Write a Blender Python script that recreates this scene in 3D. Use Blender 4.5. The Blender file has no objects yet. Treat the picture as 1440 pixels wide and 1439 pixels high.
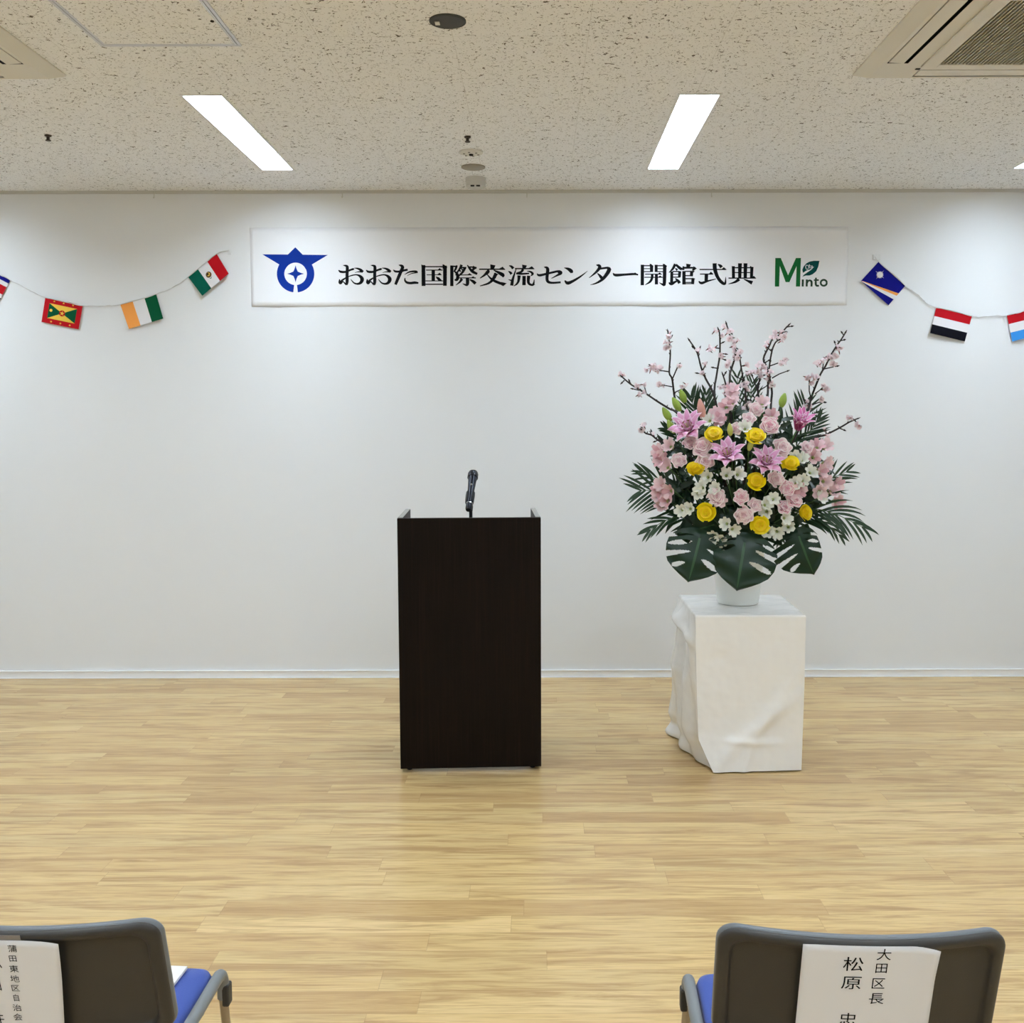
import bpy, bmesh, math, random
from mathutils import Vector, Matrix, noise, geometry
PI = math.pi
SC = bpy.context.scene
COL = SC.collection
rnd = random.Random(7)

# ------------------------------------------------------------------ camera
F = 1440.0; PX, PY = 755.0, 719.5; HC = 1.47
TH = math.atan((PY - 595.0) / F); ROLL = math.radians(0.12)
FW = Vector((0, math.cos(TH), -math.sin(TH))); UP0 = Vector((0, math.sin(TH), math.cos(TH))); RT0 = Vector((1, 0, 0))
# the photo's right side sits a touch higher: turn the camera clockwise by ROLL
RT = RT0 * math.cos(ROLL) - UP0 * math.sin(ROLL)
UP = UP0 * math.cos(ROLL) + RT0 * math.sin(ROLL)
CAMP = Vector((0, 0, HC))
cd = bpy.data.cameras.new('camera'); cam = bpy.data.objects.new('camera', cd); COL.objects.link(cam)
cd.sensor_fit = 'HORIZONTAL'; cd.sensor_width = 36.0; cd.lens = 36.0; cd.shift_x = -(PX - 720.0) / 1440.0
cd.clip_start = 0.05
m = Matrix.Identity(4)
for i in range(3):
    m[i][0] = RT[i]; m[i][1] = UP[i]; m[i][2] = -FW[i]; m[i][3] = CAMP[i]
cam.matrix_world = m
SC.camera = cam

# ------------------------------------------------------------------ world and exposure
w = bpy.data.worlds.new('world'); SC.world = w; w.use_nodes = True
w.node_tree.nodes['Background'].inputs[0].default_value = (0.8, 0.9, 1.0, 1)
w.node_tree.nodes['Background'].inputs[1].default_value = 0.2
vs = SC.view_settings
vs.view_transform = 'Standard'; vs.look = 'None'; vs.gamma = 1.0; vs.use_curve_mapping = False
vs.exposure = 0.0
LAMP = 38.8

def ray(px, py):
    return (FW + RT * ((px - PX) / F) + UP * (-(py - PY) / F))
def at(px, py, Y):
    d = ray(px, py); return CAMP + d * (Y / d.y)
def atz(px, py, z):
    d = ray(px, py); return CAMP + d * ((z - HC) / d.z)
def hit(px, py, p0, n):
    d = ray(px, py); return CAMP + d * ((p0 - CAMP).dot(n) / d.dot(n))

# ------------------------------------------------------------------ materials
def lin(c):
    c = c / 255.0
    return c / 12.92 if c <= 0.04045 else ((c + 0.055) / 1.055) ** 2.4
def rgb(r, g, b): return (lin(r), lin(g), lin(b), 1)
MATS = {}
def mat(name, col, rough=0.6, metal=0.0, spec=0.5, emit=None, bump=None, vary=0.0, vscale=20, sheen=0, trans=0, coat=0):
    if name in MATS: return MATS[name]
    M = bpy.data.materials.new(name); M.use_nodes = True; MATS[name] = M
    nt = M.node_tree; b = nt.nodes['Principled BSDF']
    b.inputs['Base Color'].default_value = rgb(*col); b.inputs['Roughness'].default_value = rough
    b.inputs['Metallic'].default_value = metal; b.inputs['Specular IOR Level'].default_value = spec
    if sheen: b.inputs['Sheen Weight'].default_value = sheen
    if coat: b.inputs['Coat Weight'].default_value = coat; b.inputs['Coat Roughness'].default_value = .2
    if emit:
        b.inputs['Emission Color'].default_value = rgb(*col); b.inputs['Emission Strength'].default_value = emit
    if vary or bump:
        tc = nt.nodes.new('ShaderNodeTexCoord'); nz = nt.nodes.new('ShaderNodeTexNoise')
        nz.inputs['Scale'].default_value = vscale; nz.inputs['Detail'].default_value = 3
        nt.links.new(tc.outputs['Object'], nz.inputs['Vector'])
        if vary:
            mx = nt.nodes.new('ShaderNodeMix'); mx.data_type = 'RGBA'
            c = rgb(*col)
            mx.inputs[6].default_value = tuple(min(1, v * (1 - vary)) for v in c[:3]) + (1,)
            mx.inputs[7].default_value = tuple(min(1, v * (1 + vary)) for v in c[:3]) + (1,)
            nt.links.new(nz.outputs['Fac'], mx.inputs[0]); nt.links.new(mx.outputs[2], b.inputs['Base Color'])
        if bump:
            bp = nt.nodes.new('ShaderNodeBump'); bp.inputs['Strength'].default_value = bump; bp.inputs['Distance'].default_value = .002
            nt.links.new(nz.outputs['Fac'], bp.inputs['Height']); nt.links.new(bp.outputs['Normal'], b.inputs['Normal'])
    if trans:
        out = nt.nodes['Material Output']; ms = nt.nodes.new('ShaderNodeMixShader'); tr = nt.nodes.new('ShaderNodeBsdfTranslucent')
        tr.inputs[0].default_value = rgb(*col); ms.inputs[0].default_value = trans
        nt.links.new(b.outputs[0], ms.inputs[1]); nt.links.new(tr.outputs[0], ms.inputs[2]); nt.links.new(ms.outputs[0], out.inputs[0])
    return M

class NT:
    def __init__(s, M): s.t = M.node_tree
    def n(s, typ, **kw):
        x = s.t.nodes.new(typ)
        for k, v in kw.items(): setattr(x, k, v)
        return x
    def l(s, a, b): s.t.links.new(a, b)
    def math(s, op, a, b=None, c=None):
        x = s.t.nodes.new('ShaderNodeMath'); x.operation = op
        for i, v in enumerate((a, b, c)):
            if v is None: continue
            if isinstance(v, (int, float)): x.inputs[i].default_value = v
            else: s.l(v, x.inputs[i])
        return x.outputs[0]
    def ramp(s, fac, stops):
        r = s.t.nodes.new('ShaderNodeValToRGB'); e = r.color_ramp.elements
        while len(e) < len(stops): e.new(0.5)
        for i, (p, c) in enumerate(stops): e[i].position = p; e[i].color = c
        s.l(fac, r.inputs[0]); return r.outputs[0]
    def mix(s, fac, a, b, mode='MIX'):
        x = s.t.nodes.new('ShaderNodeMix'); x.data_type = 'RGBA'; x.blend_type = mode
        for i, v in ((0, fac), (6, a), (7, b)):
            if isinstance(v, (int, float)): x.inputs[i].default_value = v
            elif isinstance(v, tuple): x.inputs[i].default_value = v
            else: s.l(v, x.inputs[i])
        return x.outputs[2]

def floor_material():
    M = bpy.data.materials.new('oak_vinyl_planks'); M.use_nodes = True; N = NT(M)
    b = M.node_tree.nodes['Principled BSDF']
    g = N.n('ShaderNodeNewGeometry'); sx = N.n('ShaderNodeSeparateXYZ'); N.l(g.outputs['Position'], sx.inputs[0])
    X, Y = sx.outputs[0], sx.outputs[1]
    W, L = 0.102, 0.915
    ry = N.math('DIVIDE', N.math('ADD', Y, 20.0), W); row = N.math('FLOOR', ry); fy = N.math('FRACT', ry)
    wn = N.n('ShaderNodeTexWhiteNoise', noise_dimensions='1D'); N.l(row, wn.inputs['W'])
    rx = N.math('ADD', N.math('DIVIDE', N.math('ADD', X, 20.0), L), N.math('MULTIPLY', wn.outputs['Value'], 7.3))
    cx = N.math('FLOOR', rx); fx = N.math('FRACT', rx)
    cv = N.n('ShaderNodeCombineXYZ'); N.l(row, cv.inputs[0]); N.l(cx, cv.inputs[1])
    pn = N.n('ShaderNodeTexWhiteNoise', noise_dimensions='2D'); N.l(cv.outputs[0], pn.inputs['Vector'])
    # grain: long noise along X, shifted per plank
    gv = N.n('ShaderNodeCombineXYZ')
    N.l(N.math('ADD', N.math('MULTIPLY', X, 2.4), N.math('MULTIPLY', pn.outputs['Value'], 37.0)), gv.inputs[0])
    N.l(N.math('MULTIPLY', Y, 27.0), gv.inputs[1]); N.l(N.math('MULTIPLY', pn.outputs['Value'], 11.0), gv.inputs[2])
    n1 = N.n('ShaderNodeTexNoise'); n1.inputs['Scale'].default_value = 1.0; n1.inputs['Detail'].default_value = 5; n1.inputs['Roughness'].default_value = .62
    n1.inputs['Distortion'].default_value = .6
    N.l(gv.outputs[0], n1.inputs['Vector'])
    gv2 = N.n('ShaderNodeCombineXYZ')
    N.l(N.math('ADD', N.math('MULTIPLY', X, 7.0), N.math('MULTIPLY', pn.outputs['Value'], 91.0)), gv2.inputs[0])
    N.l(N.math('MULTIPLY', Y, 190.0), gv2.inputs[1])
    n2 = N.n('ShaderNodeTexNoise'); n2.inputs['Scale'].default_value = 1.0; n2.inputs['Detail'].default_value = 3
    N.l(gv2.outputs[0], n2.inputs['Vector'])
    base = N.ramp(pn.outputs['Value'], [(0.0, rgb(198, 164, 112)), (0.25, rgb(214, 181, 126)), (0.55, rgb(221, 189, 132)), (0.8, rgb(210, 181, 128)), (1.0, rgb(228, 197, 141))])
    c1 = N.mix(N.math('MULTIPLY', N.ramp(n1.outputs['Fac'], [(0.36, (1, 1, 1, 1)), (0.53, (0, 0, 0, 1))]), 0.80), base, rgb(176, 141, 94))
    c2 = N.mix(N.math('MULTIPLY', N.ramp(n1.outputs['Fac'], [(0.55, (0, 0, 0, 1)), (0.8, (1, 1, 1, 1))]), 0.35), c1, rgb(240, 216, 168))
    c3 = N.mix(N.math('MULTIPLY', N.ramp(n2.outputs['Fac'], [(0.3, (1, 1, 1, 1)), (0.52, (0, 0, 0, 1))]), 0.48), c2, rgb(164, 128, 82))
    # seams
    e1 = N.math('LESS_THAN', fy, 0.018); e2 = N.math('LESS_THAN', fx, 0.0022)
    c4 = N.mix(N.math('MULTIPLY', N.math('MAXIMUM', e1, e2), 0.28), c3, rgb(140, 108, 74))
    N.l(c4, b.inputs['Base Color'])
    b.inputs['Roughness'].default_value = .27
    b.inputs['Specular IOR Level'].default_value = .33
    bp = N.n('ShaderNodeBump'); bp.inputs['Strength'].default_value = .05; bp.inputs['Distance'].default_value = .001
    N.l(n2.outputs['Fac'], bp.inputs['Height']); N.l(bp.outputs['Normal'], b.inputs['Normal'])
    return M

def ceiling_material():
    M = bpy.data.materials.new('fissured_acoustic_board'); M.use_nodes = True; N = NT(M)
    b = M.node_tree.nodes['Principled BSDF']; b.inputs['Roughness'].default_value = .95; b.inputs['Specular IOR Level'].default_value = .1
    g = N.n('ShaderNodeNewGeometry')
    # worm-like fissures: warped noise iso-lines broken up by a second noise
    wp = N.n('ShaderNodeTexNoise'); wp.inputs['Scale'].default_value = 38; wp.inputs['Detail'].default_value = 2
    N.l(g.outputs['Position'], wp.inputs['Vector'])
    def worms(scale, thr, brk_scale, brk_thr, off):
        mp = N.n('ShaderNodeMapping'); mp.inputs['Location'].default_value = (off, off * .7, 0); N.l(g.outputs['Position'], mp.inputs['Vector'])
        a = N.n('ShaderNodeTexNoise'); a.inputs['Scale'].default_value = scale; a.inputs['Detail'].default_value = 1.5; a.inputs['Distortion'].default_value = .8
        N.l(mp.outputs[0], a.inputs['Vector'])
        line = N.math('LESS_THAN', N.math('ABSOLUTE', N.math('SUBTRACT', a.outputs['Fac'], 0.5)), thr)
        c = N.n('ShaderNodeTexNoise'); c.inputs['Scale'].default_value = brk_scale; c.inputs['Detail'].default_value = 1
        N.l(mp.outputs[0], c.inputs['Vector'])
        return N.math('MULTIPLY', line, N.math('GREATER_THAN', c.outputs['Fac'], brk_thr))
    w1 = worms(27, 0.014, 62, 0.55, 3.1); w2 = worms(52, 0.018, 105, 0.60, 9.7)
    vo = N.n('ShaderNodeTexVoronoi'); vo.inputs['Scale'].default_value = 120; vo.inputs['Randomness'].default_value = 1; N.l(g.outputs['Position'], vo.inputs['Vector'])
    dots = N.math('MULTIPLY', N.math('LESS_THAN', vo.outputs['Distance'], 0.20), 0.5)
    dn = N.n('ShaderNodeSeparateColor'); N.l(vo.outputs['Color'], dn.inputs[0])
    dots = N.math('MULTIPLY', dots, N.math('GREATER_THAN', dn.outputs[0], 0.72))
    hole = N.math('MAXIMUM', N.math('MAXIMUM', w1, N.math('MULTIPLY', w2, .8)), dots)
    nz = N.n('ShaderNodeTexNoise'); nz.inputs['Scale'].default_value = 160; nz.inputs['Detail'].default_value = 3; N.l(g.outputs['Position'], nz.inputs['Vector'])
    base = N.mix(nz.outputs['Fac'], rgb(238, 239, 240), rgb(250, 251, 253))
    sx = N.n('ShaderNodeSeparateXYZ'); N.l(g.outputs['Position'], sx.inputs[0])
    s1 = N.math('LESS_THAN', N.math('FRACT', N.math('DIVIDE', N.math('ADD', sx.outputs[0], 20.30), 0.455)), 0.004)
    s2 = N.math('LESS_THAN', N.math('FRACT', N.math('DIVIDE', N.math('ADD', sx.outputs[1], 20.1), 0.91)), 0.002)
    base = N.mix(N.math('MULTIPLY', N.math('MAXIMUM', s1, s2), .3), base, rgb(150, 142, 130))
    N.l(N.mix(N.math('MULTIPLY', hole, .9), base, rgb(70, 60, 46)), b.inputs['Base Color'])
    bp = N.n('ShaderNodeBump'); bp.inputs['Strength'].default_value = .5; bp.inputs['Distance'].default_value = .002; bp.invert = True
    N.l(hole, bp.inputs['Height']); N.l(bp.outputs['Normal'], b.inputs['Normal'])
    return M

def wood_dark_material():
    M = bpy.data.materials.new('dark_wenge_veneer'); M.use_nodes = True; N = NT(M)
    b = M.node_tree.nodes['Principled BSDF']
    tc = N.n('ShaderNodeTexCoord'); mp = N.n('ShaderNodeMapping'); mp.inputs['Scale'].default_value = (150, 150, 3)
    N.l(tc.outputs['Object'], mp.inputs['Vector'])
    n = N.n('ShaderNodeTexNoise'); n.inputs['Scale'].default_value = 1; n.inputs['Detail'].default_value = 4; N.l(mp.outputs[0], n.inputs['Vector'])
    N.l(N.ramp(n.outputs['Fac'], [(.3, rgb(14, 7, 3)), (.55, rgb(20, 11, 6)), (.75, rgb(30, 17, 11))]), b.inputs['Base Color'])
    b.inputs['Roughness'].default_value = .5; b.inputs['Specular IOR Level'].default_value = .12
    return M

def cloth_material():
    M = bpy.data.materials.new('white_satin'); M.use_nodes = True; N = NT(M)
    b = M.node_tree.nodes['Principled BSDF']; b.inputs['Base Color'].default_value = rgb(244, 242, 238)
    b.inputs['Roughness'].default_value = .25; b.inputs['Specular IOR Level'].default_value = .75; b.inputs['Sheen Weight'].default_value = .1
    tc = N.n('ShaderNodeTexCoord'); n = N.n('ShaderNodeTexNoise'); n.inputs['Scale'].default_value = 7; n.inputs['Detail'].default_value = 2
    N.l(tc.outputs['Object'], n.inputs['Vector'])
    bp = N.n('ShaderNodeBump'); bp.inputs['Strength'].default_value = .8; bp.inputs['Distance'].default_value = .018
    N.l(n.outputs['Fac'], bp.inputs['Height']); N.l(bp.outputs['Normal'], b.inputs['Normal'])
    return M

WALL = mat('white_wall_paint', (236, 238, 240), .75, spec=.25, bump=.08, vscale=300)
BASEB = mat('white_vinyl_baseboard', (246, 247, 248), .4)
FLOOR = floor_material(); CEIL = ceiling_material(); WENGE = wood_dark_material(); SATIN = cloth_material()
RAILM = mat('grey_white_rail', (205, 205, 200), .5)
WPLAST = mat('white_plastic', (228, 226, 220), .45)
ACP = mat('cream_air_conditioner_plastic', (222, 218, 206), .5)
DARK = mat('dark_gap', (14, 12, 12), .8)
LAMPM = mat('lit_diffuser', (224, 240, 255), .5, emit=LAMP)
FRAMEM = mat('white_metal_frame', (225, 225, 225), .4)
ALU = mat('aluminium_frame', (206, 208, 216), .35, metal=.35)
SPKG = mat('dark_grey_speaker_mesh', (62, 62, 60), .7, vary=.1, vscale=300)
GREY = mat('warm_grey_plastic', (150, 143, 130), .6)
PAPER = mat('white_banner_paper', (243, 244, 247), .5, spec=.35)
CARD = mat('white_sign_paper', (228, 227, 228), .75, spec=.2)
INK = mat('black_ink', (12, 13, 18), .6, spec=.1)
BLUE = mat('royal_blue_ink', (4, 48, 146), .55, spec=.1)
GREEN1 = mat('green_ink', (22, 100, 48), .55, spec=.1); GREEN2 = mat('deep_green_ink', (0, 70, 70), .55, spec=.1); GREEN3 = mat('dark_olive_ink', (44, 68, 54), .55, spec=.1)

# ------------------------------------------------------------------ mesh helpers
class MB:
    def __init__(s): s.v = []; s.f = []; s.m = []
    def face(s, ids, mi=0): s.f.append(ids); s.m.append(mi)
    def add(s, pts): i = len(s.v); s.v.extend([Vector(p) for p in pts]); return i
    def poly(s, pts, mi=0):
        i = s.add(pts); s.face(list(range(i, i + len(pts))), mi)
    def box(s, a, b, mi=0, M=None):
        x0, y0, z0 = a; x1, y1, z1 = b
        P = [(x0, y0, z0), (x1, y0, z0), (x1, y1, z0), (x0, y1, z0), (x0, y0, z1), (x1, y0, z1), (x1, y1, z1), (x0, y1, z1)]
        P = [Vector(p) for p in P]
        if M: P = [M @ p for p in P]
        i = s.add(P)
        for q in ((0, 3, 2, 1), (4, 5, 6, 7), (0, 1, 5, 4), (1, 2, 6, 5), (2, 3, 7, 6), (3, 0, 4, 7)): s.face([i + k for k in q], mi)
    def grid(s, rows, mi=0, close=False):
        n = len(rows[0]); i0 = len(s.v)
        for r in rows: s.add(r)
        for a in range(len(rows) - 1):
            for b in range(n if close else n - 1):
                b2 = (b + 1) % n
                s.face([i0 + a * n + b, i0 + a * n + b2, i0 + (a + 1) * n + b2, i0 + (a + 1) * n + b], mi)
        return i0
    def tube(s, pts, rad, n=8, mi=0, cap=True):
        pts = [Vector(p) for p in pts]
        if not hasattr(rad, '__len__'): rad = [rad] * len(pts)
        rows = []; ref = None
        for i, p in enumerate(pts):
            t = (pts[min(i + 1, len(pts) - 1)] - pts[max(i - 1, 0)]).normalized()
            if ref is None: ref = Vector((0, 0, 1)) if abs(t.z) < .9 else Vector((1, 0, 0))
            a = t.cross(ref).normalized(); b = a.cross(t).normalized(); ref = b
            rows.append([p + (a * math.cos(2 * PI * k / n) + b * math.sin(2 * PI * k / n)) * rad[i] for k in range(n)])
        i0 = s.grid(rows, mi, True)
        if cap:
            s.face([i0 + k for k in range(n)], mi); s.face([i0 + (len(pts) - 1) * n + k for k in range(n - 1, -1, -1)], mi)
    def lathe(s, prof, n=40, mi=0, c=(0, 0, 0), M=None):
        c = Vector(c); rows = []
        for r, z in prof:
            row = [Vector((r * math.cos(2 * PI * k / n), r * math.sin(2 * PI * k / n), z)) for k in range(n)]
            if M: row = [M @ p for p in row]
            rows.append([p + c for p in row])
        i0 = s.grid(rows, mi, True)
        s.face([i0 + k for k in range(n)], mi); s.face([i0 + (len(prof) - 1) * n + k for k in range(n)], mi)
    def mesh(s, name, mats, smooth=False, fix=True):
        me = bpy.data.meshes.new(name); me.from_pydata([tuple(v) for v in s.v], [], s.f)
        if not isinstance(mats, (list, tuple)): mats = [mats]
        for x in mats: me.materials.append(x)
        for p, k in zip(me.polygons, s.m): p.material_index = k; p.use_smooth = smooth
        if fix:
            bm = bmesh.new(); bm.from_mesh(me); bmesh.ops.recalc_face_normals(bm, faces=bm.faces); bm.to_mesh(me); bm.free()
        me.update(); return me
    def build(s, name, mats, parent=None, smooth=False, fix=True, bevel=0):
        return link(name, s.mesh(name, mats, smooth, fix), parent, bevel)

def link(name, me, parent=None, bevel=0):
    o = bpy.data.objects.new(name, me); COL.objects.link(o)
    if parent is not None:
        o.parent = parent
        # meshes are modelled in world space: bring them into the parent's frame
        o.matrix_parent_inverse = world_inverse(parent)
    if bevel:
        b = o.modifiers.new('bevel', 'BEVEL'); b.width = bevel; b.segments = 2; b.limit_method = 'ANGLE'
    return o
def local_matrix(o): return Matrix.LocRotScale(o.location, o.rotation_euler, o.scale)
def world_inverse(o):
    M = local_matrix(o)
    if o.parent is not None: M = local_matrix(o.parent) @ o.matrix_parent_inverse @ M
    return M.inverted()
def smooth(o, angle=40):
    me = o.data
    for p in me.polygons: p.use_smooth = True
    try: me.set_sharp_from_angle(angle=math.radians(angle))
    except Exception: pass
    return o
def tag(o, label, cat, group=None, kind=None):
    o['label'] = label; o['category'] = cat
    if group: o['group'] = group
    if kind: o['kind'] = kind
    return o
def empty(name, loc, rz=0):
    o = bpy.data.objects.new(name, None); COL.objects.link(o); o.location = loc; o.rotation_euler = (0, 0, rz); o.empty_display_size = .05
    return o
def struct(o, label, cat): o['kind'] = 'structure'; o['label'] = label; o['category'] = cat; return o
def lerp(a, b, t): return a + (b - a) * t
def interp(tab, t):
    if t <= tab[0][0]: return tab[0][1]
    for (a, va), (b, vb) in zip(tab, tab[1:]):
        if t <= b: return va + (vb - va) * (t - a) / (b - a)
    return tab[-1][1]
def catmull(pts, sub=6):
    out = []; n = len(pts)
    for i in range(n - 1):
        p0 = pts[max(i - 1, 0)]; p1 = pts[i]; p2 = pts[i + 1]; p3 = pts[min(i + 2, n - 1)]
        for k in range(sub):
            t = k / sub
            out.append(tuple(.5 * ((2 * b) + (-a + c) * t + (2 * a - 5 * b + 4 * c - d) * t * t + (-a + 3 * b - 3 * c + d) * t ** 3) for a, b, c, d in zip(p0, p1, p2, p3)))
    out.append(tuple(pts[-1])); return out

# ------------------------------------------------------------------ the room
YW = atz(755, 952.2, 0).y                       # facing wall
ZC = at(755, 267.6, YW).z                       # ceiling height
XL, XR, YB = -4.35, 3.70, -4.6
def slab(name, a, b, M): q = MB(); q.box(a, b); return q.build(name, M)
struct(slab('floor', (XL, YB, -.1), (XR, YW, 0), FLOOR), 'light oak plank vinyl floor', 'floor')
struct(slab('wall_front', (XL - .1, YW, -.1), (XR + .1, YW + .1, ZC + .1), WALL), 'plain white wall behind the lectern', 'wall')
struct(slab('wall_rear', (XL - .1, YB - .1, -.1), (XR + .1, YB, ZC + .1), WALL), 'plain white wall at the rear of the hall', 'wall')
struct(slab('wall_left', (XL - .1, YB, -.1), (XL, YW, ZC + .1), WALL), 'plain white left side wall', 'wall')
struct(slab('wall_right', (XR, YB, -.1), (XR + .1, YW, ZC + .1), WALL), 'plain white right side wall', 'wall')
q = MB(); q.box((XL, YW - .010, 0), (XR, YW, .039)); q.box((XL, YW - .013, .039), (XR, YW, .043)); q.box((XL, YW - .016, 0), (XR, YW - .010, .004))
struct(q.build('baseboard_front', BASEB), 'thin white baseboard along the white wall', 'baseboard')
q = MB(); q.box((XL, YW - .012, ZC - .016), (XR, YW, ZC))
struct(q.build('trim_1', RAILM), 'thin picture rail under the ceiling edge', 'trim')

# ------------------------------------------------------------------ ceiling (with a recess for every lamp) and lights
LY1 = atz(755, 237.5, ZC).y; LY0 = atz(755, 133.0, ZC).y
LW = .157
cols = [-3.28, -1.32, .648, atz(1422.5, 237.5, ZC).x + LW / 2]
PITCH = 2.62; REC = .055
ex = sorted([XL, XR] + [c + s_ * LW / 2 for c in cols for s_ in (-1, 1)]); ey = sorted([YB, YW] + [y - PITCH * k for y in (LY0, LY1) for k in range(4)])
q = MB()
for i in range(len(ex) - 1):
    for j in range(len(ey) - 1):
        if not (i % 2 == 1 and j % 2 == 1): q.poly([(ex[i], ey[j], ZC), (ex[i], ey[j + 1], ZC), (ex[i + 1], ey[j + 1], ZC), (ex[i + 1], ey[j], ZC)])
        else:
            a, b, c, d = (ex[i], ey[j]), (ex[i], ey[j + 1]), (ex[i + 1], ey[j + 1]), (ex[i + 1], ey[j])
            for p0_, p1_ in ((a, b), (b, c), (c, d), (d, a)): q.poly([(*p0_, ZC), (*p1_, ZC), (*p1_, ZC + .1), (*p0_, ZC + .1)])
q.poly([(XL, YB, ZC + .1), (XR, YB, ZC + .1), (XR, YW, ZC + .1), (XL, YW, ZC + .1)])
struct(q.build('ceiling', CEIL, fix=False), 'white fissured acoustic board ceiling', 'ceiling')
def light(cx, y0, y1, label, group=None):
    z = ZC
    r = empty('ceiling_light', (cx, (y0 + y1) / 2, z)); tag(r, label, 'ceiling light', group)
    q = MB(); b = .010; h = .003; t = .0015; x0, x1 = cx - LW / 2, cx + LW / 2
    q.box((x0 - b, y0 - b, z - h), (x0 + t, y1 + b, z - .0002)); q.box((x1 - t, y0 - b, z - h), (x1 + b, y1 + b, z - .0002))
    q.box((x0 + t, y0 - b, z - h), (x1 - t, y0 + t, z - .0002)); q.box((x0 + t, y1 - t, z - h), (x1 - t, y1 + b, z - .0002))
    q.box((x0 + .0002, y0 + .0002, z - .0002), (x0 + t, y1 - .0002, z + REC)); q.box((x1 - t, y0 + .0002, z - .0002), (x1 - .0002, y1 - .0002, z + REC))
    q.box((x0 + t, y0 + .0002, z - .0002), (x1 - t, y0 + t, z + REC)); q.box((x0 + t, y1 - t, z - .0002), (x1 - t, y1 - .0002, z + REC))
    q.build('frame', FRAMEM, r)
    q = MB(); q.box((x0 + t, y0 + t, z + REC - .002), (x1 - t, y1 - t, z + REC)); q.build('diffuser', LAMPM, r)
names = {1: 'long lit recessed ceiling light left of the round ceiling speaker', 2: 'long lit recessed ceiling light right of the detectors, towards the flowers',
         3: 'lit recessed ceiling light cut off at the right edge of the photo, above the bunting'}
for row in range(4):
    for ci, cx in enumerate(cols):
        if row == 0 and ci in names: light(cx, LY0, LY1, names[ci], 'recessed ceiling lights')
        else: light(cx, LY0 - PITCH * row, LY1 - PITCH * row, 'recessed ceiling light of the rows outside the photo', 'recessed ceiling lights outside the photo')

# ------------------------------------------------------------------ ceiling fittings
def hatch():
    p = atz(340, 63.5, ZC); x1 = p.x; y1 = p.y; x0 = atz(142, 63.5, ZC).x; y0 = y1 - (x1 - x0)
    r = empty('ceiling_hatch', ((x0 + x1) / 2, (y0 + y1) / 2, ZC)); tag(r, 'square ceiling access hatch with thin metal frame', 'hatch')
    q = MB(); h = .004
    for b0, b1 in ((0, .010), (.0125, .021)):
        q.box((x0 + b0, y0 + b0, ZC - h), (x0 + b1, y1 - b0, ZC)); q.box((x1 - b1, y0 + b0, ZC - h), (x1 - b0, y1 - b0, ZC))
        q.box((x0 + b1, y0 + b0, ZC - h), (x1 - b1, y0 + b1, ZC)); q.box((x0 + b1, y1 - b1, ZC - h), (x1 - b1, y1 - b0, ZC))
    q.build('frame', ALU, r)
    q = MB(); q.box((x0 + .010, y0 + .010, ZC - .0012), (x1 - .010, y1 - .010, ZC - .0006)); q.build('gap', DARK, r)
    q = MB(); q.box((x0 + .021, y0 + .021, ZC - .003), (x1 - .021, y1 - .021, ZC - .0012)); q.build('door_panel', CEIL, r)
    k = atz(304, 28, ZC); q = MB(); q.lathe([(.006, ZC - .006), (.006, ZC - .003)], 16, c=(x1 - .032, k.y, 0)); q.build('latch', DARK, r)
hatch()

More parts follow.
